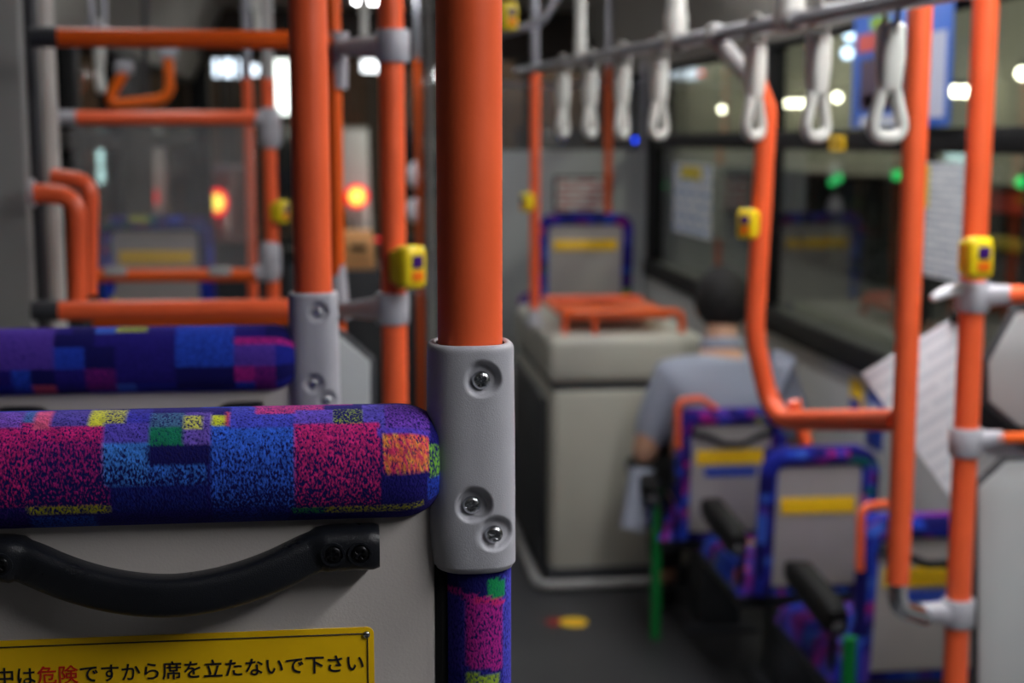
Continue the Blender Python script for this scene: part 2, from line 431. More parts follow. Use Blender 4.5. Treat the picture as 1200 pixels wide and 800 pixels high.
# ------------------------------------------------------------------ shared small pieces
def screw_mesh(name, m, rad=.0049, hgt=.0026):
    """pan-head cross-recess screw, axis along -Y, head base at the origin"""
    vs = []; fs = []; n, k = 40, 14
    for i in range(k + 1):
        r = rad * i / k
        for j in range(n):
            a = 2 * pi * j / n; x, z = r * cos(a), r * sin(a)
            h = hgt * sqrt(max(0, 1 - (r / rad) ** 3.2))
            q = min(max(abs(x + z) / 1.414, 0), 9), abs(x - z) / 1.414
            lo, hi = min(q), max(q)
            if hi < rad * .58: h -= .0017 * max(0, min(1, (rad * .17 - lo) / (rad * .07)))
            vs.append((x, -h, z))
    for i in range(k):
        for j in range(n): fs.append((i * n + j, i * n + (j + 1) % n, (i + 1) * n + (j + 1) % n, (i + 1) * n + j))
    mb = MB(); mb.add(vs, fs)
    return mb.mesh(name, m, angle=50)
SCREW = screw_mesh('screw', STEEL)
SCREWB = screw_mesh('screw', DARKST, .0048, .002)
def put(name, me, loc, parent, rot=(0, 0, 0), scale=1):
    o = bpy.data.objects.new(name, me); COL.objects.link(o); o.parent = parent; o.location = Vector(loc) - OFF[parent.name]
    o.rotation_euler = rot; o.scale = (scale,) * 3
    OFF[o.name] = OFF[parent.name]
    return o

def superell(p=3.):
    def f(a):
        c, s_ = cos(a), sin(a)
        return (abs(s_) ** (2 / p) * (1 if s_ > 0 else -1), abs(c) ** (2 / p) * (1 if c > 0 else -1))
    return f

def seat_clamp(xc, yc, zt, zb, k=1.):
    """moulded plastic sleeve that joins pole and seat frame; returns builder and screw seats"""
    H = zt - zb; nA, nZ = 180, 150
    sc = [(.004, .148), (-.0012, .690), (.0106, .823)]      # x offset (m), share of the height
    vs = []; fs = []
    prof = [(0, .0181, .0), (0, .0195, .002), (0, .0212, .0016)]
    rows = []
    rows.append((.0182 / .0238, .9925)); rows.append((.0190 / .0238, .9985)); rows.append((.0198 / .0238, 1.0)); rows.append((.0212 / .0238, .9975)); rows.append((.0224 / .0238, .990)); rows.append((.0229 / .0238, .98))
    for i in range(nZ + 1):
        t = .97 - .94 * i / nZ
        rows.append((None, t))
    rows += [(.0229 / .0238 * .985, .02), (.93, .010), (.86, .003), (.76, .0)]
    for kx, t in rows:
        z = zb + H * t
        w = 1.0 if kx is None else kx
        if kx is None: w = .965 + .035 * sin(min(1, max(0, (1 - t) / .9)) * pi * .62)
        sh = 0.
        if t < .22: sh = .0016 * ((.22 - t) / .22) ** 1.5; w *= 1 - .06 * ((.22 - t) / .22) ** 2
        for j in range(nA):
            a = 2 * pi * j / nA
            p = 2.7; cx, sy = cos(a), sin(a)
            x = abs(cx) ** (2 / p) * (1 if cx > 0 else -1) * .0238 * k * w + sh * k
            y = abs(sy) ** (2 / p) * (1 if sy > 0 else -1) * .0236 * k * w
            if y < 0 and kx is None:
                for sx, st in sc:
                    dx = (x - sx * k); dz = (z - (zt - H * st))
                    # seats open a little towards the upper right
                    d = hypot(dx - max(0, dx) * .22, dz - max(0, dz) * .22)
                    r0, r1 = .0056 * k, .0090 * k
                    q = max(0, min(1, (r1 - d) / (r1 - r0))); q = q * q * (3 - 2 * q)
                    y += q * .0050 * k
            vs.append((xc + x, yc + y, z))
    n = len(rows)
    for i in range(n - 1):
        for j in range(nA): fs.append((i * nA + j, i * nA + (j + 1) % nA, (i + 1) * nA + (j + 1) % nA, (i + 1) * nA + j))
    fs.append(tuple((n - 1) * nA + j for j in range(nA)))
    mb = MB(); mb.add(vs, fs)
    seats = [(xc + sx * k, yc - (.0236 - .0047) * k, zt - H * st) for sx, st in sc]
    return mb, seats

def bench(Yp, pole_px, clamp_top, clamp_bot, bar_top, bar_bot, row1, label, xleft=-.90):
    """two-person bench seen from behind: moquette-covered top bar, shell, handles, side tube"""
    rpole = .018
    pc = P(pole_px, clamp_top, Yp); xc = pc.x
    zt, zb = pc.z, P(pole_px, clamp_bot, Yp).z
    k = (zt - zb) / .1235
    yb = Yp - .004
    z1, z0 = P(pole_px - 150, bar_top, yb).z, P(pole_px - 150, bar_bot, yb).z
    zc, rv = (z0 + z1) / 2, (z1 - z0) / 2
    rd = rv * .86
    s = thing('bench_seat', label, 'seat', (xc - .42, Yp + .2, PLAT), 'two-person benches behind the centre door')
    # top bar
    xe = xc - .0150 * k
    pts = []; rr = []
    n = 300 if row1 else 200
    x = xleft
    xs = [xleft + (xe - xleft) * (1 - (1 - i / n) ** 1.6) for i in range(n + 1)]
    for x in xs:
        d = xe - x; t = 1.
        if d < .028: t = max(.02, 1 - .42 * (1 - d / .028) ** 2.6) if d > .003 else max(.02, (.58 + .0) * sqrt(max(0.001, 1 - ((.003 - d) / .003) ** 2)))
        pts.append((x, yb - .0, zc)); rr.append((rv * t, rd * t))
    pxs = {}
    def colf(i, a, p):
        # a = 0 top; the side towards the camera has negative y
        if row1:
            aa = a if a <= pi else 2 * pi - a
            if p.y < yb + .001:
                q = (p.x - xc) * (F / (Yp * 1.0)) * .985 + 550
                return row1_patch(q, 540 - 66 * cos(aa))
        return rnd_patch(p.x, (a if a <= pi else a) * .033, 7 if row1 else 23, .055)
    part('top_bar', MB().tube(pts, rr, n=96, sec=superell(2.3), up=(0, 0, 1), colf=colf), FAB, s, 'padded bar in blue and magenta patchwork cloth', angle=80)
    # side tube below the clamp
    rs = .0182 * k
    xs_ = xc + .0037 * k
    zz = [zb + .012 - i * .002 for i in range(int((zb - PLAT - .42) / .002))]
    VT = [((-99, 0, 99, .012), NAVY, .3), ((-99, .012, 99, .055), (180, 36, 140), .55), ((-99, .016, -8, .06), (60, 50, 160), .6), ((12, 0, 99, .07), (70, 70, 190), .6), ((3, .002, 14, .013), (20, 140, 80), .85), ((-4, .014, 14, .017), (200, 40, 110), .7), ((-8, .058, 10, .066), (150, 180, 50), .6), ((-99, .066, 99, .1), (50, 50, 160), .6)]
    def colv(i, a, p):
        if not row1: return rnd_patch(p.z, a * .02, 5, .05)
        d = zb - p.z; x_ = (p.x - xs_) * 1000; c = L4((40, 40, 140), .55)
        for (x0, d0, x1, d1), rgb, dn in VT:
            if x0 <= x_ < x1 and d0 <= d - .002 * x_ / 10 < d1: c = L4(rgb, dn)
        if d > .1: c = rnd_patch(p.z, a * .02, 5, .05)
        return c
    part('side_tube', MB().tube([(xs_, Yp, z) for z in zz], rs, n=48, up=(0, -1, 0), colf=colv), FAB, s, 'upright tube in patchwork cloth', angle=80)
    # shell (the back panel) with a rounded upper right corner
    yp = yb - .007
    xr = xc - .0205 * k
    zl = PLAT + .40
    out = [(xleft + .01, yp, zl), (xr, yp, zl)] + [(xr - .025 + .025 * cos(a), yp, zc - .02 + .0 + .025 * sin(a)) for a in (0, .4, .8, 1.2, pi / 2)] + [(xleft + .01, yp, zc + .005)]
    part('back_shell', MB().prism(out, (0, .03, 0), .004), SHELL, s)
    zt2 = zc - rv
    part('shell_gap_shade', MB().tube([(xr + .004, yp + .012, zl), (xr + .004, yp + .012, zb + .03)], .0085, n=10), BLACK, s, 'dark strip standing in for shade along the shell edge')  # black tube fills the gap, standing in for the shade there
    # front padding and cushion on the far side
    def colp(c0, seed):
        return lambda p: rnd_patch(p[0], p[2] + p[1] * 1.3, seed)
    for i in range(2):
        x0 = xleft + .02 + i * (xr - xleft) / 2; x1 = x0 + (xr - xleft) / 2 - .03
        mb = MB().box(((x0 + x1) / 2, yb + .07, (zl + z1) / 2 - .02), (x1 - x0, .07, z1 - zl - .06), .025, 3)
        mb.c = [rnd_patch(v[0], v[2], 31 + i) for v in mb.v]
        part('backrest_pad', mb, FAB, s)
        mb = MB().box(((x0 + x1) / 2, yb + .27, PLAT + .41), (x1 - x0, .42, .10), .03, 3)
        mb.c = [rnd_patch(v[0], v[1], 41 + i) for v in mb.v]
        part('cushion', mb, FAB, s)
    part('pedestal', MB().box((xleft + .45, yb + .25, PLAT + .18), (.7, .28, .36), .02), CHAR, s)
    part('seat_leg', MB().tube([(xs_, Yp, PLAT), (xs_, Yp, zz[-1] + .01)], .016, n=12), CHAR, s)
    # handles
    def handle(hc_px, y_mid, half_px, drop_px, h_px):
        sc = Yp / F
        yh = yp - .0005
        h = thing_h = None
        c = P(hc_px, y_mid, yh)
        half = half_px * sc; drop = drop_px * sc; hh = h_px * sc / 2
        path = []; rad = []
        N = 64
        for i in range(N + 1):
            t = -1 + 2 * i / N
            x = c.x + t * half; at = abs(t)
            flat = .70
            if at > flat: dz = 0.; out_ = .0; 
            q = max(0., 1 - at / flat)
            q = sin(min(1, (1 - at) / (1 - 0) * 1.0) * pi / 2) if False else q
            z = c.z - drop * (1 - (1 - q) ** 2.0) if at < flat else c.z
            o_ = .012 + .012 * (q ** .6 if q > 0 else 0)
            e = 1.0 if at < .985 else .9
            path.append((x, yh - o_ + .004, z)); rad.append((hh * e * (1. if at > flat else .92), (.0125 if at > flat else .0095) * e))
        # smooth the bend
        pp = [Vector(p) for p in path]
        for _ in range(7): pp = [pp[0]] + [(pp[i - 1] + pp[i] * 2 + pp[i + 1]) / 4 for i in range(1, N)] + [pp[-1]]
        ho = part('handle', MB().tube(pp, rad, n=28, sec=superell(3.6), up=(0, 0, 1)), BLACKP, s, 'black plastic grab handle', angle=50)
        for sx in (-1, 1):
            for q in (.775, .905):
                zz_ = c.z - .0005
                cb = MB().lathe([(.0066, 0), (.0066, .0012), (.0054, .0012), (.0054, -.0004)], (c.x + sx * half * q, yh - .0202, zz_), (0, -1, 0), 20)
                part('boss', cb, BLACKP, ho)
                put('screw', SCREWB, (c.x + sx * half * q, yh - .0200, zz_), ho, (0, random.Random(q * sx).random() * 3, 0))
    return s, dict(xc=xc, zt=zt, zb=zb, k=k, yp=yp, xr=xr, handle=handle, pc=pc)

def grab_pole(b, Yp, label):
    t = thing('grab_pole', label, 'pole', (b['xc'], Yp, PLAT), 'poles rising from the bench corners')
    part('pole', MB().tube([(b['xc'], Yp, b['zt'] - .007), (b['xc'], Yp, ZC)], .018 * (1 if b['k'] > .9 else 1), n=48), ORANGE, t, 'orange vinyl-covered tube', angle=60)
    part('ceiling_flange', MB().lathe([(.036, 0), (.036, -.008), (.022, -.014)], (b['xc'], Yp, ZC), (0, 0, 1), 24), GREY, t)
    mb, ss = seat_clamp(b['xc'], Yp, b['zt'], b['zb'], b['k'])
    c = part('clamp', mb, GREY, t, 'grey moulded clamp with recessed screws', angle=60)
    for i, q in enumerate(ss):
        put('screw', SCREW, q, c, (0, .35 + i * .5, 0), b['k'])
    return t

Y1, Y2 = .78, 1.362
s1, b1 = bench(Y1, 551, 399, 661, 475, 605, True, 'bench seat with the readable yellow warning plate on its grey back')
b1['handle'](203, 642, 239, 44, 50)
grab_pole(b1, Y1, 'thick orange pole rising from the bench with the yellow warning plate')
s2, b2 = bench(Y2, 367, 341, 492, 382, 458, False, 'bench seat next ahead of the one with the yellow warning plate')
b2['handle'](158, 487, 148, 34, 31)
grab_pole(b2, Y2, 'orange pole rising from the second bench, ahead of the warning plate bench')

# warning plate of the nearest bench
def text_mesh(body, size, m):
    cu = bpy.data.curves.new('t', 'FONT'); cu.body = body; cu.size = size; cu.align_x = 'LEFT'; cu.extrude = .00015; cu.resolution_u = 3
    cu.offset = size * .009
    ob = bpy.data.objects.new('t', cu); COL.objects.link(ob)
    me = bpy.data.meshes.new_from_object(ob.evaluated_get(bpy.context.evaluated_depsgraph_get()))
    bpy.data.objects.remove(ob); bpy.data.curves.remove(cu)
    me.materials.clear(); me.materials.append(m)
    return me
yp = b1['yp'] - .0008
tl, tr = P(-70, 755, yp), P(438, 733, yp)
ztop = (tr.z + tl.z) / 2; x0, x1 = tl.x, tr.x; hgt = .062
def rrect(x0, x1, z0, z1, y, r, n=5):
    o = []
    for cx, cz, a0 in ((x1 - r, z1 - r, 0), (x0 + r, z1 - r, pi / 2), (x0 + r, z0 + r, pi), (x1 - r, z0 + r, 1.5 * pi)):
        o += [Vector((cx + r * cos(a0 + pi / 2 * i / n), y, cz + r * sin(a0 + pi / 2 * i / n))) for i in range(n + 1)]
    return o
plate = part('warning_plate', MB().prism(rrect(x0, x1, ztop - hgt, ztop, yp, .004), (0, .001, 0)), YEL, s1, 'yellow metal plate with Japanese warning')
fr = rrect(x0 + .0036, x1 - .0036, ztop - hgt + .0036, ztop - .0036, yp - .0002, .0004, 2)
part('border_line', MB().tube(fr, .0004, n=6, closed=True), INK, plate)
for x in (x0 + .0042, x1 - .0042):
    part('rivet', MB().ball((x, yp - .0004, ztop - .0042), .0022, (1, .6, 1), 14), STEEL, plate)
TXT = '走行中は危険ですから席を立たないで下さい'
cw = (x1 - x0 - .010) / 20
for i, ch in enumerate(TXT):
    me = text_mesh(ch, cw * .99, INKR if ch in '危険' else INK)
    put('lettering', me, (x0 + .005 + i * cw, yp - .0003, ztop - .0245), plate, (pi / 2, 0, 0))

# ------------------------------------------------------------------ generic rail fittings
RT = .018
def clamp_arm(parent, p, q, zlen=.046, r=.0235, tip=.012, name='bracket', m=None):
    """collar round a pole at p, with an arm tapering to q"""
    p, q = Vector(p), Vector(q); m = m or GREY
    mb = MB().lathe([(r * .93, -zlen / 2), (r, -zlen / 2 + .003), (r, zlen / 2 - .003), (r * .93, zlen / 2)], p, (0, 0, 1), 28)
    N = 10
    pts = [p + (q - p) * (i / N) for i in range(N + 1)]
    rad = []
    for i in range(N + 1):
        t = i / N; e = (1 - t) ** 1.4
        rad.append((tip + (zlen / 2 - .002 - tip) * e, tip + (r * .8 - tip) * e))
    mb.tube(pts, rad, n=20, sec=superell(2.8), up=(0, 0, 1))
    return part(name, mb, m, parent)
def vpole(parent, px, py, Y, z0, z1, m=ORANGE, r=RT, name='pole'):
    c = P(px, py, Y)
    part(name, MB().tube([(c.x, Y, z0), (c.x, Y, z1)], r, n=28), m, parent, angle=60)
    return c

# guard rail behind the centre door
t = thing('guard_rail', 'orange guard rail with two cross bars and a yellow button behind the centre door', 'railing', (.07, 2.0, PLAT))
Y3 = 2.0
c3 = vpole(t, 460, 200, Y3, PLAT, ZC, r=.0178)
YR = 2.2
up = [P(62, 43.5, YR), P(375, 48, YR)]
lo = [P(70, 364, YR), P(372, 361, YR)]
RR = .0142
j = P(398, 70, YR - .1)
part('cross_bar', MB().tube([up[0], P(392, 48, YR)], RR, n=20), ORANGE_D, t, angle=60)
part('cross_bar', MB().tube([lo[0], P(392, 361, YR)], RR * 1.08, n=20), ORANGE, t, angle=60)
part('cross_bar', MB().tube([P(110, 374, YR + .3), P(380, 371, YR + .3)], RR, n=16), ORANGE_D, t)
for a, b in ((46, 43.5), (48, 364)):
    part('end_socket', MB().tube([P(a - 10, b, YR), P(a + 22, b, YR)], .0155, n=20), CHAR, t)
vp2 = P(393, 200, YR)
part('inner_post', MB().tube([(vp2.x, YR, PLAT), (vp2.x, YR, ZC)], .012, n=20), ORANGE_D, t)
# joints between inner post, cross bars and the aisle pole
for yy, y2 in ((54, 71), (361, 342)):
    a = P(460, yy, Y3); b = P(396, yy + 2, YR)
    clamp_arm(t, a, b, .044, .0235, .011)
    c = P(397, y2, YR)
    part('joint', MB().tube([c + Vector((0, 0, .042)), c + Vector((0, 0, -.042))], [(.0155, .0155), (.0125, .0125)] if yy < 100 else [(.011, .011), (.017, .017)], n=20, sec=superell(2.6), up=(0, 1, 0)), GREY, t)
# two bent bars at the door side
def bent(parent, pixpts, Y, r, fr, m=ORANGE, n=20, name='bent_bar'):
    part(name, MB().tube(fillet([P(x, y, Y) for x, y in pixpts], fr), r, n=n), m, parent, angle=60)
bent(t, [(34, 226), (90, 229), (91, 358)], 2.3, .0152, .075)
bent(t, [(60, 207), (106, 212), (104, 345)], 2.42, .0140, .06)
for q in ((36, 226, 2.3),):
    pq = P(*q); part('flange', MB().lathe([(.022, 0), (.022, .006)], pq, (1, 0, 0), 20), GREY, t)
stub = P(391, 350, YR)

# partition board behind bench two, chamfered corner and dark edge
def board(parent_name, outline, Y, label, grow=7, thick=.018, m=PANEL):
    t = thing(parent_name, label, 'panel', P(*outline[0], Y) * 1)
    OFF[t.name] = Vector(t.location)
    cx = sum(p[0] for p in outline) / len(outline); cy = sum(p[1] for p in outline) / len(outline)
    part('board', MB().prism([P(x, y, Y) for x, y in outline], (0, thick, 0), .003), m, t)
    big = []
    n = len(outline)
    sgn = 1 if sum(outline[i - 1][0] * outline[i][1] - outline[i][0] * outline[i - 1][1] for i in range(n)) > 0 else -1
    for i in range(n):
        a, b, c = Vector(outline[i - 1]), Vector(outline[i]), Vector(outline[(i + 1) % n])
        n1 = Vector(((b - a).y, -(b - a).x)).normalized(); n2 = Vector(((c - b).y, -(c - b).x)).normalized()
        mm = (n1 + n2); mm = mm / max(.3, mm.dot(n1))
        mm = mm * sgn
        big.append(b + mm * grow)
    part('edge_trim', MB().prism([P(x, y, Y + .003) for x, y in big], (0, thick - .006, 0), .002), CHAR, t)
    return t
board('partition_board', [(-260, 392), (396, 392), (434, 424), (434, 1010), (-260, 1010)], 1.90, 'grey partition board with a cut corner behind the second bench')
# wall-high grey panel and grey post by the door
t = thing('door_panel', 'tall dull grey panel beside the centre door', 'panel', (-.7, 2.35, PLAT))
xa = P(30, 200, 2.35).x
part('panel', MB().box(((XL + xa) / 2, 2.38, (PLAT + ZC) / 2), (xa - XL, .05, ZC - PLAT), .008), mat('door_panel_grey', (136, 137, 135), .55, var=.05), t)
part('seal', MB().box((xa + .006, 2.40, (PLAT + ZC) / 2), (.022, .03, ZC - PLAT), .004), CHAR, t)
c = P(59, 250, 2.55)
t = thing('door_post', 'pale grey upright post beside the tall dull panel', 'post', (c.x, 2.55, 0))
part('post', MB().tube([(c.x, 2.56, 0), (c.x, 2.56, ZC)], .0185, n=24), mat('post_grey', (188, 184, 178), .45), t)
part('foot', MB().lathe([(.04, 0), (.04, .01), (.024, .02)], (c.x, 2.56, 0), (0, 0, 1), 24), GREY, t)

# guard rail ahead of the centre door
YG = 3.3
t = thing('guard_rail', 'smaller orange guard rail with a clear acrylic sheet ahead of the centre door', 'railing', (-.2, YG, 0))
RG = .0150
cg = P(317, 200, YG)
part('pole', MB().tube([(cg.x, YG, 0), (cg.x, YG, P(317, 92, YG).z)], RG, n=24), ORANGE, t, angle=60)
part('upper_pole', MB().tube([(cg.x, YG, P(317, 92, YG).z), (cg.x, YG, ZC)], RG * .9, n=20), GREYL, t)
part('cross_bar', MB().tube([P(88, 138, YG), P(306, 138, YG)], .0155, n=20), ORANGE, t, angle=60)
part('cross_bar', MB().tube([P(112, 323, YG), P(304, 322, YG)], .0155, n=20), ORANGE_D, t, angle=60)
part('end_socket', MB().tube([P(62, 138, YG), P(90, 138, YG)], .017, n=20), GREY, t)
part('end_socket', MB().tube([P(86, 323, YG), P(114, 323, YG)], .017, n=20), GREY, t)
for y in (150, 306):
    q = P(317, y, YG)
    part('joint', MB().lathe([(.018, -.045), (.024, -.03), (.024, .03), (.018, .045)], q, (0, 0, 1), 24), GREY, t)
    part('elbow', MB().tube([P(300, y - 12 if y < 200 else y + 16, YG), P(312, y - 8 if y < 200 else y + 10, YG)], .019, n=16), GREY, t)
for x in (135, 258):
    q = P(x, 318, YG - .012)
    part('sheet_clip', MB().box(q, (.05, .012, .022), .004), GREYL, t)
a, b, c, d = P(84, 146, YG), P(300, 146, YG), P(300, 316, YG), P(84, 316, YG)
part('acrylic_sheet', MB().prism([a, b, c, d], (0, .005, 0), .001), ACRYL, t, 'smudged clear acrylic sheet')
# door-side grab bar with bright orange bend beyond
t = thing('grab_bar', 'bright orange bent grab bar beside the front wheel box, seen above the acrylic sheet', 'railing', P(165, 110, 4.2))
part('bar', MB().tube(fillet([P(145, 85, 4.2), P(122, 124, 4.2), P(200, 116, 4.2), P(197, 68, 4.2)], .05), .0155, n=18), mat('vivid_orange_vinyl', (250, 112, 6), .4), t, angle=60)
for q in ((145, 85), (197, 68)):
    part('mount', MB().box(P(*q, 4.2) + Vector((0, .01, .012)), (.05, .05, .035), .008), GREY, t)
part('hanger', MB().tube([P(170, 118, 4.2), P(170, -60, 4.2)], .008, n=12), CHAR, t)

# far orange poles
def free_pole(px, Y, y_top, y_bot, r, m, label, zb=None, cap=False, name='grab_pole'):
    a, b = P(px, y_top, Y), P(px, y_bot, Y)
    z0 = b.z if zb is None else zb
    t = thing(name, label, 'pole', (a.x, Y, z0))
    part('pole', MB().tube([(a.x, Y, z0), (a.x, Y, a.z)], r, n=20), m, t, angle=60)
    part('foot', MB().lathe([(r * 1.9, 0), (r * 1.9, .012), (r * 1.25, .03), (r * 1.25, .06)], (a.x, Y, z0), (0, 0, 1), 20), GREY, t)
    if a.z < ZC - .02:
        part('upper_pole', MB().tube([(a.x, Y, a.z - .01), (a.x, Y, ZC)], r * .85, n=16), ALU, t)
    return t
free_pole(290, 4.3, 92, 500, .0150, ORANGE, 'slim orange pole just beyond the acrylic sheet', zb=0)
free_pole(490, 7.2, 70, 700, .016, ORANGE_D, 'slim orange pole by the fare box near the windscreen', zb=0)
free_pole(503, 6.6, -20, 700, .018, GREYL, 'slim grey pole standing in the front aisle', zb=0)
free_pole(714, 7.16, 78, 300, .018, ORANGE_D, 'dull orange pole beside the driver partition', zb=0)

# ------------------------------------------------------------------ stop buttons
def stop_button(c, label, face=0., s=1., side=-1, tilt=0.):
    """yellow push button on a pole: body, saddle, purple lens, orange name plate"""
    t = thing('stop_button', label, 'button', (0, 0, 0), 'stop buttons on the poles')
    part('body', MB().box((0, -.016 * s, 0), (.040 * s, .030 * s, .060 * s), .009 * s, 3), YELB, t)
    part('saddle', MB().box((0, .002 * s, 0), (.030 * s, .022 * s, .046 * s), .004 * s), YELB, t)
    part('lens', MB().box((0, -.0315 * s, .008 * s), (.019 * s, .005 * s, .018 * s), .002 * s), PURP, t)
    part('name_plate', MB().box((0, -.0312 * s, -.012 * s), (.020 * s, .004 * s, .014 * s), .0015 * s), ORB, t)
    t.location = c; t.rotation_euler = (0, tilt, face)
    return t
stop_button(P(472, 312, 1.975) + Vector((0, 0, 0)), 'yellow stop button on the aisle pole behind the second bench', face=R(38), s=1.0)
stop_button(P(1138, 301, 1.93), 'yellow stop button above a grey clamp, beside the pale partition boards', face=R(10), s=.98)
stop_button(P(880, 262, 2.385), 'yellow stop button on the orange pole that bends towards the window', face=R(-40), s=.85)
stop_button(P(325, 248, 3.285), 'yellow stop button on the pole of the acrylic sheet rail', face=R(50), s=.85)
stop_button(P(621, 237, 5.17), 'yellow stop button on the pole standing on the cream cabinet', face=R(-55), s=1.1)
stop_button(P(590, 20, 3.585), 'yellow stop button high up on the bent overhead bar', face=R(30), s=1.15)

# ------------------------------------------------------------------ handrail of the wheelchair bay on the right
t = thing('bay_handrail', 'tall orange handrail with grey clamps at the wheelchair bay', 'railing', (.88, 1.97, PLAT))
YA, YBp, YC = 1.97, 1.95, 2.4
c1 = P(1063, 400, YBp); c2 = P(1137, 400, YA)
zb = P(1063, 682, YBp).z
part('pole', MB().tube([(c1.x, YBp, zb), (c1.x, YBp, ZC)], .0172, n=28), ORANGE, t, angle=60)
part('pole', MB().tube([(c2.x, YA, PLAT), (c2.x, YA, ZC)], .0182, n=28), ORANGE, t, angle=60)
part('chrome_bend', MB().tube(fillet([(c1.x, YBp, zb + .004), P(1052, 712, YBp), P(1085, 722, YA)], .04), .0145, n=20), CHROME, t)
zq = lambda y_: Vector((c2.x, YA, P(1137, y_, YA).z))
clamp_arm(t, zq(716), P(1076, 718, YA), .042, .0245, .013)
clamp_arm(t, zq(347), P(1184, 345, YA - .02), .044, .0245, .014)
clamp_arm(t, zq(517), P(1176, 512, YA - .02), .042, .0245, .010)
part('latch', MB().tube([P(1122, 338, YA - .02), P(1106, 343, YA - .03), P(1092, 350, YA - .035)], [(.010, .010), (.008, .009), (.005, .005)], n=14, sec=superell(2.5), up=(0, 0, 1)), mat('latch_white', (205, 208, 212), .3), t)
part('side_bar', MB().tube([P(1178, 345, YA - .02), P(1720, 330, YA - .02)], .0130, n=20), ORANGE, t, angle=60)
part('side_bar', MB().tube([P(1168, 513, YA - .02), P(1720, 511, YA - .02)], .0085, n=20), ORANGE_D, t, angle=60)
# the bar that comes down, bends and joins the pole
top = P(838, 42, YC); q0 = P(884, 90, YC)
bend = fillet([q0, P(899, 130, YC), P(884, 395, YC), P(905, 492, YC), P(1052, 492, YBp + .02)], [0, .05, .25, .13, 0], 9)
part('bent_pole', MB().tube(bend, .0172, n=24), ORANGE, t, angle=60)
part('arm', MB().tube([P(830, 36, YC), P(868, 78, YC), q0 + Vector((0, 0, -.004))], [.0165, .0150, .0175], n=20), GREYL, t)
part('lug', MB().tube([P(930, 470, YC - .02), P(944, 520, YC - .02)], .012, n=12), ORANGE, t)
# boards
board('partition_board', [(1159, 425), (1192, 367), (1690, 352), (1690, 500), (1195, 500), (1160, 470)], 2.02, 'pale cut-cornered board between the two grey clamps of the bay handrail', grow=6)
board('partition_board', [(1147, 572), (1180, 541), (1690, 532), (1690, 1170), (1147, 1170)], 2.02, 'tall pale board below the lower grey clamp of the bay handrail', grow=6)

# tilted paper notice behind the pole
PAP = print_mat('notice_print', (234, 234, 240), (216, 218, 226), 11, 2, .35)
a, b, d = P(1010, 438, 2.3), P(1140, 356, 2.3), P(1114, 584, 2.3)
b = P(1127, 366, 2.3); c = P(1126, 574, 2.3)
t = thing('paper_notice', 'large white printed notice hung aslant behind the bay handrail', 'notice', P(1080, 470, 2.3))
mb = MB().prism([a, b, c, d], (0, .0025, 0)); part('backing', mb, mat('paper_card', (214, 214, 220), .6), t)
mb = MB().quad(d + Vector((0, -.0008, 0)), c + Vector((0, -.0008, 0)), b + Vector((0, -.0008, 0)), a + Vector((0, -.0008, 0)))
part('print', mb, PAP, t)
part('clip', MB().box(P(1124, 372, 2.29), (.03, .012, .02), .004), BLACK, t)
part('string', MB().tube([P(1124, 372, 2.29), P(1130, 350, 2.0)], .0015, n=6), BLACK, t)

# ------------------------------------------------------------------ overhead rail and straps
ra, rb = P(632, 79.5, 3.7), P(1120, -11.2, 1.62)
t = thing('overhead_rail', 'overhead grey strap rail along the armrest seats', 'rail', (ra.x, 3.2, ZC))
RAILR = .0125
def on_rail(px):
    # the rail's point seen at this column
    lo, hi = 0., 1.
    for _ in range(40):
        m_ = (lo + hi) / 2; p = ra + (rb - ra) * m_ - Vector((0, 0, CH)); c = CM.transposed() @ p
        if 600 + F * c.x / -c.z < px: lo = m_
        else: hi = m_
    return ra + (rb - ra) * lo
rz = rb + (rb - ra) * .55
part('rail', MB().tube([ra + (ra - rb) * .12, rz], RAILR, n=20), ALU, t, angle=60)
part('hanger', MB().tube([rz, (rz.x, rz.y, ZC)], .016, n=16), WHITE, t)
for px, w in ((680, .014), (792, .021), (925, .022)):
    q = on_rail(px)
    part('hanger', MB().lathe([(w * .8, -.012), (w, 0), (w, .05), (w * .86, .055), (w * .86, ZC - q.z)], q, (0, 0, 1), 20), WHITE, t)
    part('rail_socket', MB().tube([q - (rb - ra).normalized() * .03, q + (rb - ra).normalized() * .03], RAILR + .004, n=20), GREYL, t)
q = on_rail(838)
part('elbow', MB().ball(q, .021, (1, 1.3, 1)), GREYL, t)
# second rail that crosses near the front
t = thing('overhead_rail', 'bent overhead bar dropping from the ceiling near the cabinet', 'rail', P(640, 0, 3.6))
part('rail', MB().tube(fillet([P(520, 55, 3.6), P(634, 26, 3.6), P(668, -30, 3.6), (P(668, -30, 3.6).x + .02, 3.6, ZC)], .05), .0125, n=18), ALU, t, angle=60)
free_pole(627, 5.18, 84, 345, .0185, ORANGE, 'orange pole with a grey foot standing on the cream cabinet', zb=.945)

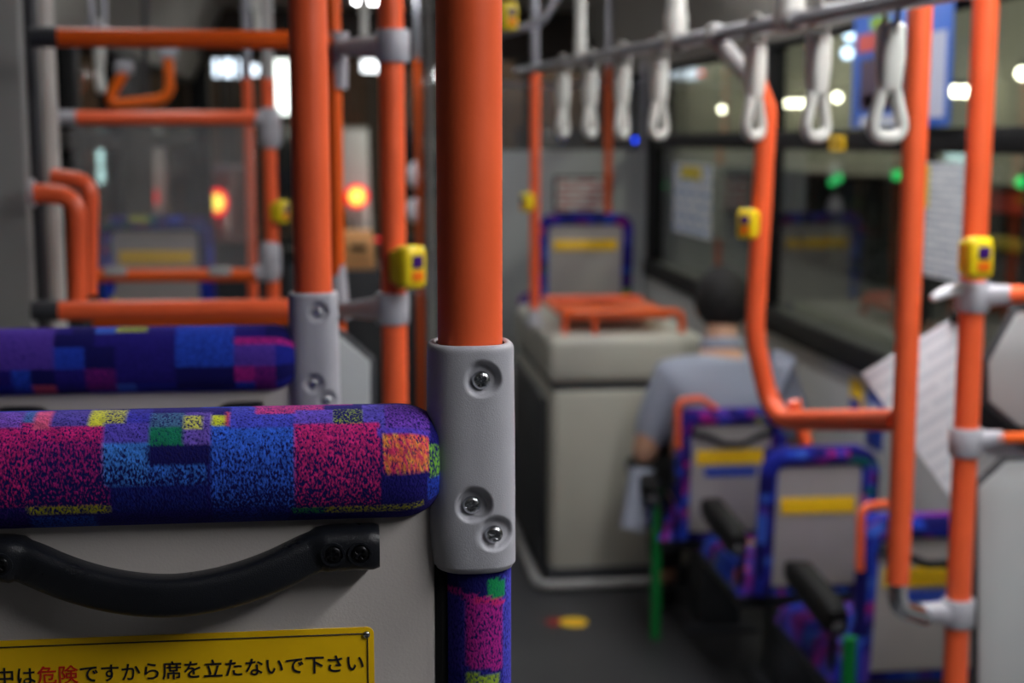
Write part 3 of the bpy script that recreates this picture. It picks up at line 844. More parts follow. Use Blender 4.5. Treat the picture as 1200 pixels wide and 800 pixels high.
def hand_strap(label, group, wide):
    """belt over the rail, tapered sleeve, and a rounded triangular grip; origin on the rail's axis"""
    t = thing('hand_strap', label, 'strap', (0, 0, 0), group)
    part('belt', MB().tube(fillet([(0, .003, -.07), (0, RAILR + .003, -.018), (0, RAILR + .003, .004), (0, 0, RAILR + .007), (0, -RAILR - .003, .004), (0, -RAILR - .003, -.018), (0, -.003, -.07)], .008, 4), [(.010, .0013)] * 1 if False else .0035, n=8), BELT, t)
    part('sleeve', MB().tube([(0, 0, -.022), (0, 0, -.026), (0, 0, -.060), (0, 0, -.082), (0, 0, -.094)], [(.011, .014), (.0145, .0175), (.015, .0185), (.0135, .0160), (.011, .014)], n=24, sec=superell(3.2), up=(0, 1, 0)), WHITE, t)
    w = wide
    loop = fillet([(0, 0, -.088), (-w * .35, 0, -.095), (-w, 0, -.146), (w, 0, -.146), (w * .35, 0, -.095), (0, 0, -.088)], [0, .012, .016, .016, .012, 0], 8)
    part('grip', MB().tube(loop[:-1], [(.0085, .0078)] * (len(loop) - 1), n=14, closed=True, sec=superell(2.4), up=(0, 1, 0)), WHITE, t, 'white triangular grip')
    return t
proto = None
specs = [(660, 60, 'white strap next to the cabinet pole, first on the rail'), (692, 55, 'white strap second on the rail from the cabinet pole'),
         (730, 58, 'white strap third on the rail from the cabinet pole'), (773, 42, 'white strap in front of the blue-lit window corner'),
         (886, 40, 'white strap hanging before the bent orange pole'), (960, 30, 'white strap hanging before the row of window lights'), (1045, 8, 'white strap hanging before the blue poster')]
for px, rot, lb in specs:
    q = on_rail(px)
    o = hand_strap(lb, 'white hand straps on the overhead rail', .026) if proto is None else copy_tree(proto)
    if proto is None: proto = o
    o.location = q; o.rotation_euler = (0, 0, R(rot)); o.scale = (1, 1, 1.16); tag(o, lb)
for px, yb_, Yd, rot, lb in ((118, 100, 4.0, 85, 'strap hanging edge-on above the grab bar by the front wheel box'), (427, 38, 4.2, 80, 'strap hanging beside the aisle pole of the centre door'), (303, 40, 4.2, 88, 'strap hanging over the acrylic sheet rail pole')):
    o = copy_tree(proto); q = P(px, yb_, Yd); o.location = q + Vector((0, 0, .155)); o.rotation_euler = (0, 0, R(rot)); tag(o, lb, group='white hand straps of the left-hand rail')
    if lb.startswith('strap hanging edge'): ql = o.location.copy()
t = thing('overhead_rail', 'overhead grey strap rail along the centre door side', 'rail', (-.3, 4.1, ZC))
for px, yb_, Yd in ((118, 100, 4.0), (427, 38, 4.2), (303, 40, 4.2)):
    q = P(px, yb_, Yd) + Vector((0, 0, .155))
    part('rail', MB().tube([q - Vector((0, .12, 0)), q + Vector((0, .12, 0))], RAILR, n=16), ALU, t)
    for s in (-.1, .1): part('hanger', MB().tube([q + Vector((0, s, 0)), (q.x, q.y + s, ZC)], .008, n=12), ALU, t)

# ------------------------------------------------------------------ single seats with armrests
def single_seat(loc, w=.36, h=.80, handle=False, blue=False, loop=True, label='', group=None, base_z=0., arms=True, green=None, sticker_z=.585, arm_dx=.022):
    """origin on the floor under the middle of the back; the back faces -Y"""
    X0, Y0, Z0 = loc
    t = thing('single_seat', label, 'seat', (X0, Y0, Z0), group)
    V = lambda x, y, z: Vector((X0 + x, Y0 + y, Z0 + z))
    hw = w / 2; rf = .026
    seed = int(X0 * 1000 + Y0 * 77) % 97
    u = fillet([V(-hw + rf, .03, .36), V(-hw + rf, -.01, h - rf), V(hw - rf, -.01, h - rf), V(hw - rf, .03, .36)], .055, 6)
    fine = []
    for a, b in zip(u, u[1:]):
        n = max(1, int((b - a).length / .012)); fine += [a + (b - a) * i / n for i in range(n)]
    fine.append(u[-1])
    ln = [0]
    for a, b in zip(fine, fine[1:]): ln.append(ln[-1] + (b - a).length)
    part('back_frame', MB().tube(fine, rf, n=20, up=(0, -1, 0), colf=lambda i, a, p: rnd_patch(ln[i], a * .03, seed, .06)), FAB, t, 'blue patchwork padded edge', angle=80)
    z0, z1 = .375, h - rf * 1.7
    def lean(z): return -.01 + .04 * (h - z) / (h - .36)
    xa = hw - rf * 1.55
    pts = [V(-xa, lean(z0), z0), V(xa, lean(z0), z0)] + [V(xa - .03 + .03 * cos(a), lean(z1), z1 - .03 + .03 * sin(a)) for a in (0, .5, 1., pi / 2)] + [V(-xa + .03 - .03 * sin(a), lean(z1), z1 - .03 + .03 * cos(a)) for a in (0, .5, 1., pi / 2)]
    part('back_shell', MB().prism(pts, (0, .03, 0), .004), SHELL, t)
    mb = MB().box(V(0, .055, (z0 + z1) / 2 + .02), (w - .06, .05, z1 - z0 + .03), .018, 3); mb.c = [rnd_patch(v[0], v[2], seed + 3) for v in mb.v]
    part('backrest_pad', mb, FAB, t)
    nx, ny = 24, 26
    b = bmesh.new(); bmesh.ops.create_grid(b, x_segments=nx, y_segments=ny, size=.5)
    vs = [((v.co.x), (v.co.y)) for v in b.verts]; b.free()
    mb = MB(); 
    top = []
    for jy in range(ny + 1):
        for ix in range(nx + 1):
            x, y = ix / nx * 2 - 1, jy / ny * 2 - 1
            e = (1 - abs(x) ** 6) * (1 - abs(y) ** 6)
            top.append(V(-.02 + x * (hw + .016), .28 + y * .23, .345 + .065 * max(0, e) ** .3 - .012 * (1 - y * y) * (1 - x * x)))
    fs = [(jy * (nx + 1) + ix, jy * (nx + 1) + ix + 1, (jy + 1) * (nx + 1) + ix + 1, (jy + 1) * (nx + 1) + ix) for jy in range(ny) for ix in range(nx)]
    mb.add(top, fs, [rnd_patch(p.x, p.y, seed + 9, .07, WTB) for p in top])
    part('cushion', mb, FAB, t, angle=80)
    part('seat_pan', MB().box(V(-.02, .28, .325), (w + .02, .45, .045), .012), BLACKP, t)
    part('pedestal', MB().box(V(.02, .25, .15), (.14, .20, .30), .02), CHAR, t)
    part('floor_plate', MB().box(V(.02, .25, .008), (.24, .28, .016), .004), CHAR, t)
    part('warning_sticker', MB().box(V(.0, lean(sticker_z) - .0035, sticker_z), (xa * 1.62, .003, .05), .001, rot=Euler((-.08, 0, 0))), YEL, t, 'yellow warning sticker')
    if blue: part('notice_sticker', MB().box(V(.0, lean(sticker_z - .05) - .0035, sticker_z - .052), (xa * 1.2, .003, .03), .001, rot=Euler((-.08, 0, 0))), BLUEST, t, 'blue sticker under the yellow one')
    if handle:
        zz = h - .085
        pts = fillet([V(-xa * .95, lean(zz) - .008, zz + .01), V(-xa * .6, lean(zz) - .03, zz + .004), V(-.03, lean(zz) - .036, zz - .022), V(.03, lean(zz) - .036, zz - .022), V(xa * .6, lean(zz) - .03, zz + .004), V(xa * .95, lean(zz) - .008, zz + .01)], .06, 5)
        part('handle', MB().tube(pts, [(.010, .008)] * len(pts), n=14, sec=superell(3), up=(0, 0, 1)), BLACKP, t, 'black curved handle')
    if loop:
        pts = fillet([V(-hw + .002, -.02, h - .12), V(-hw - .004, -.03, h + .032), V(-hw + .075, -.02, h + .036), V(-hw + .13, 0, h - .005)], .03, 6)
        part('grab_loop', MB().tube(pts, .0105, n=14), ORANGE, t, 'orange grab loop at the shoulder', angle=60)
    if arms:
        for s in (-1, 1):
            xx = s * (hw + (arm_dx if s < 0 else .022))
            arm = part('armrest', MB().tube([V(xx, .04, .495), V(xx, .09, .502), V(xx, .33, .520), V(xx, .40, .512)], [(.030, .024), (.042, .030), (.040, .030), (.026, .022)], n=20, sec=superell(4), up=(0, 0, 1)), BLACK, t, 'black armrest')
            part('pivot', MB().lathe([(.024, -.014), (.027, 0), (.024, .014)], V(xx, .06, .48), (1, 0, 0), 20), CHAR, arm)
        part('armrest_post', MB().tube([V(-hw - .022, .075, .49), V(-hw - .022, .075, .34)], .010, n=12), BLACKP, t)
    if green is not None:
        part('green_tube', MB().tube([V(-hw - .035, green, .0), V(-hw - .035, green, .50)], .0165, n=18), GREEN, t, 'green upright tube under the armrest', angle=60)
    return t
SG = 'seats with armrests by the windows'
def seat_at(px, py, Y):
    q = P(px, py, Y); return (q.x, Y, 0), q.z
(seatA, hA), (seatB, hB), (seatC, hC) = seat_at(858, 478, 4.32), seat_at(961, 523, 3.74), seat_at(1093, 603, 3.08)
single_seat(seatA, .36, hA, True, True, label='armrest seat with the seated person, yellow and blue stickers on its back', group=SG, green=.10, sticker_z=hA - .155, arm_dx=.06)
single_seat(seatB, .345, hB, False, False, loop=False, arm_dx=.04, label='armrest seat directly behind the person, one plain yellow sticker on its back', group=SG, sticker_z=hB - .165)
single_seat(seatC, .36, hC, True, True, label='armrest seat half hidden by the bay handrail and the aslant notice', group=SG, green=-.07, sticker_z=hC - .145)
# raised seat on the left behind the front wheel box
zr = P(185, 252, 4.9).z - .80
xd = P(183, 300, 4.9).x
t = thing('wheel_box', 'grey wheel-arch box carrying a raised seat', 'box', (xd, 5.2, 0))
part('body', MB().box((-.62, 5.30, zr / 2), (.62, 1.1, zr), .03), WALLM, t)
part('kick_plate', MB().box((-.62, 4.745, .12), (.56, .012, .2), .003), CHAR, t)
single_seat((xd, 4.9, zr), .385, .80, label='raised single seat seen through the acrylic sheet', arms=False, loop=False, sticker_z=.66)

# ------------------------------------------------------------------ cream cabinet over the wheel, its rail, and the seat on it
YCF = 4.98
xl = P(646, 600, YCF).x; zt = P(720, 392, YCF).z
t = thing('wheel_cabinet', 'cream cabinet with a dark side and a guard rail on top', 'cabinet', (1.1, 5.5, 0))
xw = P(822, 600, YCF).x
D = 1.05
seam = P(720, 452, YCF).z
part('lower_body', MB().box(((xl + xw) / 2, YCF + D / 2, (seam - .006 + .05) / 2), (xw - xl, D, seam - .006 - .05), .03, 4), CREAM, t)
part('upper_body', MB().box(((xl + xw) / 2 - .006, YCF + D / 2, (seam + .006 + zt) / 2), (xw - xl + .012, D + .02, zt - seam - .012), .035, 4), CREAM, t)
part('seam_strip', MB().box(((xl + xw) / 2, YCF + D / 2, seam), (xw - xl - .012, D - .012, .03)), CHAR, t)
part('side_cover', MB().box((xl - .008, YCF + D / 2 + .05, seam / 2 - .02), (.02, D - .10, seam - .08), .009), CHAR, t, 'dark grey side cover')
part('plinth', MB().box(((xl + xw) / 2, YCF + D / 2, .04), (xw - xl + .016, D + .014, .075), .012), CHAR, t)
part('floor_pipe', MB().tube(fillet([(xl - .05, YCF + .9, .022), (xl - .05, YCF - .035, .022), (xw - .1, YCF - .035, .022)], .06), .018, n=16), GREYL, t, 'pale grey pipe along the floor')
zr1 = P(700, 367, YCF + .03).z
gr = thing('cabinet_guard', 'low orange guard rail on the cream cabinet top', 'railing', (1.0, 5.4, zt))
x1 = P(800, 368, YCF + .03).x
xg0 = xl + .04
ring = [(xg0, YCF + .03, zr1), (x1, YCF + .03, zr1), (x1 + .02, YCF + .40, zr1), (xg0, YCF + .45, zr1)]
part('near_rail', MB().tube(fillet([(xg0, YCF + .5, zr1), (xg0, YCF + .04, zr1), (x1, YCF + .04, zr1), (x1, YCF + .04, zt - .002)], [0, .05, .035, 0]), .0135, n=16), ORANGE_D, gr, angle=60)
part('far_rail', MB().tube(fillet([(xg0, YCF + .5, zr1), (x1 - .05, YCF + .5, zr1), (x1 - .05, YCF + .5, zt - .002)], .035), .0135, n=16), ORANGE, gr, angle=60)
for px in (662, 697):
    x = P(px, 375, YCF + .04).x
    part('post', MB().tube([(x, YCF + .04, zr1), (x, YCF + .04, zt - .002)], .011, n=14), ORANGE, gr)
for fx in (.2, .6):
    x = xg0 + (x1 - xg0) * fx
    part('post', MB().tube([(x, YCF + .5, zr1), (x, YCF + .5, zt - .002)], .011, n=14), ORANGE, gr)
tb = MB().box(((xg0 + x1) / 2, YCF + .28, zr1 - .02), (x1 - xg0 - .06, .36, .03), .01)
solo('luggage_tray', tb, mat('tray_orange', (214, 88, 34), .5), 'flat orange tray inside the cabinet guard rail', 'tray', base=((xg0 + x1) / 2, YCF + .28, zr1 - .035))
ze = P(690, 250, 6.35).z - .80
single_seat((P(686, 300, 6.35).x, 6.35, ze), .44, .80, label='raised single seat beyond the cream cabinet', arms=False, loop=False, sticker_z=.66)
t = thing('wheel_box', 'tall grey box under the seat beyond the cream cabinet', 'box', (1.1, 6.6, 0))
part('body', MB().box((1.13, 6.62, ze / 2), (.72, .95, ze), .03), WALLM, t)
part('kick_plate', MB().box((.765, 6.62, .12), (.012, .85, .2), .003), CHAR, t)

# floor marker
q = PZ(672, 729, .0)
t = thing('floor_sticker', 'round yellow sticker with a red edge on the dark floor', 'sticker', (q.x, q.y, 0))
part('yellow_disc', MB().lathe([(.048, 0), (.048, .0015)], (q.x, q.y, 0), (0, 0, 1), 28), YEL, t)
part('red_disc', MB().lathe([(.04, 0), (.04, .001)], (q.x - .055, q.y + .01, 0), (0, 0, 1), 24), mat('sticker_red', (150, 30, 30), .5), t)

# ------------------------------------------------------------------ driver's partition
t = thing('driver_partition', 'pale grey driver partition with a framed notice', 'partition', (1.1, 7.4, 0))
YD = 7.45
xa, xb = P(580, 300, YD).x, XR - .01
zt_ = P(650, 176, YD).z
part('board', MB().box(((xa + xb) / 2, YD, zt_ / 2), (xb - xa, .04, zt_), .008), PANEL, t)
part('clear_screen', MB().box(((xa + xb) / 2, YD, zt_ + .17), (xb - xa, .008, .34)), ACRYL, t)
part('top_rail', MB().tube([(xa, YD, zt_ + .34), (xb, YD, zt_ + .34)], .012, n=12), ALU, t)
for x in (xa + .01, xb - .02): part('upright', MB().tube([(x, YD, 0), (x, YD, ZC)], .016, n=14), ALU, t)
c = P(683, 228, YD - .03)
t = thing('framed_notice', 'black framed white notice on the driver partition', 'notice', c)
part('frame', MB().box(c, (.31, .02, .20), .005), BLACK, t)
part('sheet', MB().quad(c + Vector((-.14, -.0115, -.085)), c + Vector((.14, -.0115, -.085)), c + Vector((.14, -.0115, .085)), c + Vector((-.14, -.0115, .085))), print_mat('framed_print', (224, 222, 218), (190, 90, 90), 5, 2, .3), t)

# fare box and white paper near the windscreen
t = thing('fare_box', 'tan fare box standing by the windscreen', 'fare box', (P(420, 300, 7.7).x, 7.7, 0))
q = P(420, 292, 7.7)
TAN = mat('fare_tan', (244, 182, 116), .45)
part('hopper', MB().box(q, (.19, .26, .20), .015, taper=.85), TAN, t, 'tan top hopper')
part('stand', MB().box((q.x, 7.7, (q.z - .1) / 2), (.24, .3, q.z - .1), .02), CHAR, t)
part('coin_slot', MB().box((q.x, 7.565, q.z + .02), (.09, .012, .03), .003), BLACK, t)
q = P(418, 213, 14.6)
t = thing('street_banner', 'white upright street banner behind the round red lamp', 'banner', (q.x, 14.6, -.35))
pts = [P(402, 152, 14.6), P(431, 152, 14.6), P(433, 215, 14.6), P(436, 270, 14.6), P(414, 276, 14.6), P(401, 215, 14.6)]
part('cloth', MB().prism(pts, (0, .02, 0), .004), mat('banner_white', (240, 240, 246), .6), t)
xp = P(400, 200, 14.65).x
part('pole', MB().tube([(xp, 14.65, -.35), (xp, 14.65, P(400, 146, 14.65).z)], .02, n=10), GREYL, t)
part('cross_arm', MB().tube([(xp, 14.65, P(400, 150, 14.65).z), P(432, 150, 14.65)], .012, n=8), GREYL, t)
q = P(487, 222, 8.1)
t = thing('front_mirror', 'white rounded mirror pair near the slim orange pole', 'mirror', q)
part('upper_mirror', MB().ball(P(487, 205, 8.1), .06, (.75, .4, 1.3)), mat('mirror_white', (226, 226, 230), .3), t)
part('lower_mirror', MB().ball(P(486, 246, 8.1), .06, (.75, .4, 1.2)), mat('mirror_white', (226, 226, 230), .3), t)
part('arm', MB().tube([P(487, 222, 8.12), (P(487, 222, 8.12).x, 8.12, ZC)], .008, n=10), BLACK, t)

# ------------------------------------------------------------------ posters and papers on the right window
def sheet(name, px0, px1, y0, y1, X, m, label, cat, extra=(), thick=.003):
    a = PX(px0, (y0 + y1) / 2, X); b = PX(px1, (y0 + y1) / 2, X)
    za, zb_ = PX(px0, y0, X).z, PX(px0, y1, X).z
    t = thing(name, label, cat, (X, (a.y + b.y) / 2, zb_))
    ya, yb_ = a.y, b.y
    part('sheet', MB().box((X + thick, (ya + yb_) / 2, (za + zb_) / 2), (thick, abs(ya - yb_), za - zb_), .0008), m if not isinstance(m, tuple) else m[0], t)
    if isinstance(m, tuple):
        part('print', MB().quad((X + thick * .4, ya, zb_), (X + thick * .4, yb_, zb_), (X + thick * .4, yb_, za), (X + thick * .4, ya, za)), m[1], t)
    for nm, u0, u1, v0, v1, mm in extra:
        y_0, y_1 = ya + (yb_ - ya) * u0, ya + (yb_ - ya) * u1; z_0, z_1 = zb_ + (za - zb_) * v0, zb_ + (za - zb_) * v1
        part(nm, MB().box((X - .0004, (y_0 + y_1) / 2, (z_0 + z_1) / 2), (.0016, abs(y_1 - y_0), z_1 - z_0)), mm, t)
    return t
pm = lambda n, c: mat('poster_' + n, c, .45)
sheet('advert_poster', 999, 1114, 6, 150, XR - .035, pm('blue', (58, 110, 206)), 'blue advertising poster in the upper window', 'poster', [
    ('red_block', .06, .46, .60, .74, pm('red', (214, 92, 84))), ('green_block', .20, .40, .76, .86, pm('green', (150, 190, 60))), ('photo_block', .10, .62, .14, .54, pm('photo', (84, 66, 84))),
    ('pink_block', .14, .5, .16, .26, pm('pink', (190, 110, 130))), ('pale_block', .74, .96, .06, .66, pm('pale', (196, 202, 222))), ('white_strip', .12, .70, .01, .09, pm('white', (206, 212, 224)))])
NP = print_mat('window_notice_print', (222, 224, 226), (150, 160, 175), 16, 3, .5)
BP = print_mat('window_blue_print', (222, 226, 230), (90, 140, 190), 6, 4, .5)
sheet('window_notice', 1083, 1146, 190, 322, XR - .012, (mat('paper_card', (214, 214, 220), .6), NP), 'white printed notice with a yellow edge on the lower window pane', 'notice', [('yellow_edge', 0, .07, .6, .98, pm('yel', (226, 206, 40)))])
sheet('window_notice', 789, 833, 190, 270, XR - .012, (mat('paper_card', (214, 214, 220), .6), BP), 'white and blue notice with a yellow heading on the far window pane', 'notice', [('yellow_heading', .2, .75, .78, .96, pm('yel', (226, 206, 40)))])
sheet('window_sticker', 972, 989, 159, 176, XR - .014, YEL, 'small yellow sticker on the black window bar under the lights', 'sticker', [('mark', .3, .7, .3, .7, INK)])
sheet('wall_sticker', 995, 1010, 440, 480, XR - .004, YEL, 'small yellow and blue sticker on the wall under the window sill', 'sticker', [('blue_half', .1, .9, .05, .4, BLUEST)])
sheet('wall_sticker', 1014, 1034, 455, 520, XR - .004, BLUEST, 'blue sticker on the wall behind the aslant notice', 'sticker', [('pale_mark', .2, .8, .5, .8, pm('white', (206, 212, 224)))])
# blue indicator lamp
q = PX(746, 164, XR - .04)
t = thing('indicator_lamp', 'small blue indicator lamp on the black window bar', 'lamp', q)
part('housing', MB().box(q + Vector((.012, 0, 0)), (.03, .09, .05), .006), BLACK, t)
part('lens', MB().ball(q + Vector((-.006, 0, 0)), .013), mat('blue_led', (20, 60, 240), .3, emit=(20, 70, 255), estr=3), t)

# ------------------------------------------------------------------ the seated person
def skin(name, chain, m, parent, subdiv=2, root=0):
    """chain: list of (position, radius x, radius y, parent index)"""
    me = bpy.data.meshes.new(name)
    off = OFF[parent.name] if parent else Vector()
    me.from_pydata([Vector(c[0]) - off for c in chain], [(i, c[3]) for i, c in enumerate(chain) if c[3] is not None], [])
    ob = bpy.data.objects.new(name, me); COL.objects.link(ob)
    ob.modifiers.new('s', 'SKIN'); 
    for i, c in enumerate(chain):
        sv = me.skin_vertices[0].data[i]; sv.radius = (c[1], c[2]); sv.use_root = (i == root)
    sd = ob.modifiers.new('d', 'SUBSURF'); sd.levels = subdiv; sd.render_levels = subdiv
    bpy.context.view_layer.update()
    m2 = bpy.data.meshes.new_from_object(ob.evaluated_get(bpy.context.evaluated_depsgraph_get()))
    m2.name = name; bpy.data.objects.remove(ob)
    m2.materials.clear(); m2.materials.append(m)
    for p in m2.polygons: p.use_smooth = True
    o = bpy.data.objects.new(name, m2); COL.objects.link(o); o.parent = parent; OFF[o.name] = off
    return o
SKINM = mat('skin', (196, 150, 122), .5)
SHIRT = mat('shirt_cloth', (152, 158, 174), .85, bump=.4, bscale=90, var=.04)
TROU = mat('trouser_cloth', (26, 26, 32), .85, bump=.3, bscale=120)
HAIR = mat('hair', (15, 12, 11), .75, bump=1., bscale=160)
SHOE = mat('shoe_leather', (18, 18, 20), .4)
sx, sy = seatA[0], seatA[1]
body_t = thing('person', 'seated person with dark hair in a pale blue-grey shirt, head bowed', 'person', (sx, sy + .3, 0))
YPn = 4.72
pel = Vector((sx, 4.56, .52)); bel = Vector((sx - .01, 4.57, .64)); che = P(845, 470, 4.55); neck0 = P(846, 412, 4.59); nk = P(847, 388, 4.62)
hd = P(846, 358, 4.66)
shl, shr = P(782, 446, 4.55), P(912, 440, 4.55)
ell, elr = P(752, 536, 4.55), P(946, 520, 4.57)
wrl, wrr = Vector((sx - .12, 4.76, .62)), Vector((sx + .12, 4.76, .62))
hl, hr = wrl + Vector((.06, .06, .015)), wrr + Vector((-.06, .06, .015))
kl, kr = Vector((sx - .10, 5.04, .49)), Vector((sx + .10, 5.04, .49))
# keep the legs clear of the cabinet front
kl.y = kr.y = 4.85; al, ar = Vector((sx - .11, 4.74, .09)), Vector((sx + .10, 4.74, .09))
ch = [(pel, .135, .11, None), (bel, .125, .10, 0), (che, .13, .105, 1), (neck0, .07, .065, 2), (nk, .052, .054, 3),
      (hd + Vector((0, .01, -.045)), .062, .075, 4), (hd + Vector((0, 0, .02)), .078, .09, 5), (hd + Vector((0, -.01, .075)), .055, .065, 6),
      (shl, .058, .058, 2), (ell, .042, .042, 8), (wrl, .028, .030, 9), (hl, .024, .036, 10),
      (shr, .058, .058, 2), (elr, .042, .042, 12), (wrr, .028, .030, 13), (hr, .024, .036, 14),
      (Vector((sx - .09, 4.55, .51)), .08, .08, 0), (kl, .058, .058, 16), (al, .042, .042, 17), (al + Vector((0, .09, -.04)), .035, .03, 18),
      (Vector((sx + .09, 4.55, .51)), .08, .08, 0), (kr, .058, .058, 20), (ar, .042, .042, 21), (ar + Vector((0, .09, -.04)), .035, .03, 22)]
# fingers and thumbs
for hand, wr, idx, sg in ((hl, wrl, 11, 1), (hr, wrr, 15, -1)):
    f = (hand - wr).normalized(); side = f.cross(Vector((0, 0, 1))).normalized()
    for k, l in enumerate((.05, .056, .052, .040)):
        b0 = hand + f * .022 + side * ((k - 1.5) * .019)
        ch.append((b0, .009, .009, idx)); ch.append((b0 + f * l * .5 + Vector((0, 0, -.006)), .0085, .0085, len(ch) - 1)); ch.append((b0 + f * l * .8 + Vector((0, 0, -.026)), .007, .007, len(ch) - 1))
    th = hand - f * .01 - side * (.034 * sg) * -1
    ch.append((th, .0105, .0105, idx)); ch.append((th + f * .035 + side * .02 * sg, .0085, .0085, len(ch) - 1))
body = skin('body', ch, SKINM, body_t)
# face and ears (away from the camera)
part('nose', MB().tube([hd + Vector((0, .085, .005)), hd + Vector((0, .108, -.025)), hd + Vector((0, .088, -.035))], [.008, .014, .010], n=12), SKINM, body)
for s in (-1, 1):
    part('ear', MB().ball(hd + Vector((s * .081, .012, -.01)), .032, (.28, .6, 1.), 14), SKINM, body)
    part('eye', MB().ball(hd + Vector((s * .031, .078, .006)), .013), mat('eye_white', (230, 228, 224), .3), body)
part('mouth', MB().box(hd + Vector((0, .088, -.058)), (.045, .012, .008), .003), mat('lips', (160, 90, 84), .5), body)
# hair: a cap over the skull with a short nape
hv = []; hf = []
nu, nv = 36, 22
for i in range(nv + 1):
    for j_ in range(nu):
        a = 2 * pi * j_ / nu; front = max(0., sin(a)) # +y is the face
        lim = pi * (.80 - .34 * front ** .7)
        th = lim * i / nv
        w_ = .004 * sin(9 * a + i) + .003 * sin(23 * a + 2 * i)
        r_ = Vector((.094 * sin(th) * cos(a), .108 * sin(th) * sin(a), .118 * cos(th)))
        if th > pi * .55 : r_ *= 1 - .10 * (th / pi - .55) / .25
        hv.append(hd + Vector((0, -.004, .018)) + r_ * (1 + w_ / .1 * .25))
for i in range(nv):
    for j_ in range(nu): hf.append((i * nu + j_, i * nu + (j_ + 1) % nu, (i + 1) * nu + (j_ + 1) % nu, (i + 1) * nu + j_))
mb = MB(); mb.add(hv, hf); part('hair', mb, HAIR, body_t, 'short dark hair', angle=80)
# shirt, trousers, shoes
e1 = ell + (wrl - ell) * .18; e2 = elr + (wrr - elr) * .18
sh = [(pel + Vector((0, 0, -.02)), .165, .135, None), (bel, .155, .13, 0), (che + Vector((0, 0, -.01)), .165, .135, 1), (neck0 + Vector((0, -.005, -.012)), .085, .08, 2),
      (shl, .082, .078, 2), ((shl + ell) / 2, .070, .068, 4), (e1, .062, .06, 5), (shr, .082, .078, 2), ((shr + elr) / 2, .070, .068, 7), (e2, .062, .06, 8)]
skin('shirt', sh, SHIRT, body_t)
nkc = neck0 + Vector((0, .006, .012))
part('collar', MB().tube([nkc + Vector((.066 * cos(a), .062 * sin(a), .012 - .014 * sin(a))) for a in [2 * pi * i / 24 for i in range(24)]], [(.020, .008)] * 24, n=10, closed=True, sec=superell(2.5), up=(0, 0, 1)), SHIRT, body_t)
part('shirt_tail', MB().tube([P(752, 548, 4.50), P(748, 585, 4.48), P(740, 620, 4.46)], [(.045, .04), (.05, .045), (.035, .04)], n=16, sec=superell(2.6), up=(0, 1, 0)), SHIRT, body_t, 'loose hem of the shirt beside the armrest')
tr_ = [(pel, .15, .12, None), (Vector((sx - .09, 4.55, .51)), .095, .09, 0), (kl, .078, .075, 1), (al + Vector((0, 0, .02)), .062, .06, 2), (Vector((sx + .09, 4.55, .51)), .095, .09, 0), (kr, .078, .075, 4), (ar + Vector((0, 0, .02)), .062, .06, 5)]
skin('trousers', tr_, TROU, body_t)
for a_ in (al, ar):
    part('shoe', MB().tube([a_ + Vector((0, -.05, -.045)), a_ + Vector((0, -.02, -.045)), a_ + Vector((0, .06, -.05)), a_ + Vector((0, .15, -.058))], [(.035, .03), (.045, .038), (.038, .042), (.026, .03)], n=18, sec=superell(2.6), up=(0, 0, 1)), SHOE, body_t)

# ------------------------------------------------------------------ outside at night
ROAD = mat('asphalt', (44, 44, 46), .8, var=.2)
struct('road', MB().box((0, 20, -.37), (80, 90, .04)), ROAD, label='dark asphalt road outside the bus', cat='road')
def emis(name, rgb, s): return mat(name, rgb, .5, emit=rgb, estr=s)
# made-up building on the right: pale upper storey stands in for the interior's reflection
t = thing('reflection_building', 'pale building with a dark shop front beyond the armrest-side windows', 'building', (7, 18, -.35))
PALE = mat('reflection_facade', (172, 170, 156), .8, var=.1, vscale=2)
part('upper_wall', MB().box((7.5, 16, 4.3), (1.0, 44, 6.3)), PALE, t)
part('lower_wall', MB().box((7.7, 16, .40), (1.0, 44, 1.5)), mat('dark_facade', (52, 54, 48), .7, var=.2), t)
for i in range(12):
    y = 3 + i * 3.2
    part('shop_window', MB().box((7.19, y, .42), (.03, 2.6, 1.3), .01), mat('shop_glass', (30, 34, 34), .15), t)
    part('window_mullion', MB().box((7.16, y, .42), (.03, .05, 1.3)), CHAR, t)
part('red_signboard', MB().box((7.12, 14.6, .95), (.08, 1.8, .22), .01), mat('red_board', (170, 36, 30), .5), t)
part('yellow_signboard', MB().box((7.12, 13.9, .5), (.08, 2.6, .14), .01), mat('yellow_board', (160, 140, 30), .5), t)
# street lamps added to light the facade, the banner and the block ahead
for i, (x, y) in enumerate(((4.4, 10.5), (4.4, 19.5), (4.4, 3.5), (4.4, 27.5), (1.5, 12.0), (-4.2, 21))):
    t = thing('added_street_lamp', 'added street lamp with a bent arm, lighting the outside', 'lamp', (x, y, -.35), 'added street lamps')
    part('post', MB().tube([(x, y, -.35), (x, y, 5.2)], .05, n=12), CHAR, t)
    part('arm', MB().tube([(x, y, 5.15), (x + .8, y, 5.3)], .035, n=10), CHAR, t)
    part('head', MB().box((x + .9, y, 5.28), (.5, .22, .08), .02), CHAR, t)
    part('diffuser', MB().box((x + .9, y, 5.23), (.4, .18, .03), .008), emis('added_street_glow', (255, 250, 232), 300), t)
def bulb(px, py, X, r, m, label, group, name='bulb_lamp'):
    q = PX(px, py, X)
    t = thing(name, label, 'lamp', q, group)
    part('bulb', MB().ball(q, r, n=12), m, t)
    part('socket', MB().lathe([(r * .5, 0), (r * .6, r * .6), (r * .3, r * 1.4)], q + Vector((0, 0, r * .85)), (0, 0, 1), 12), CHAR, t)
    part('bracket', MB().tube([q + Vector((0, 0, r * 2)), Vector(((7.0 if q.z > 1.05 else 7.2), q.y, q.z + r * 2.2))], r * .15, n=6), CHAR, t)
WARM = emis('warm_bulb', (255, 246, 214), 9)
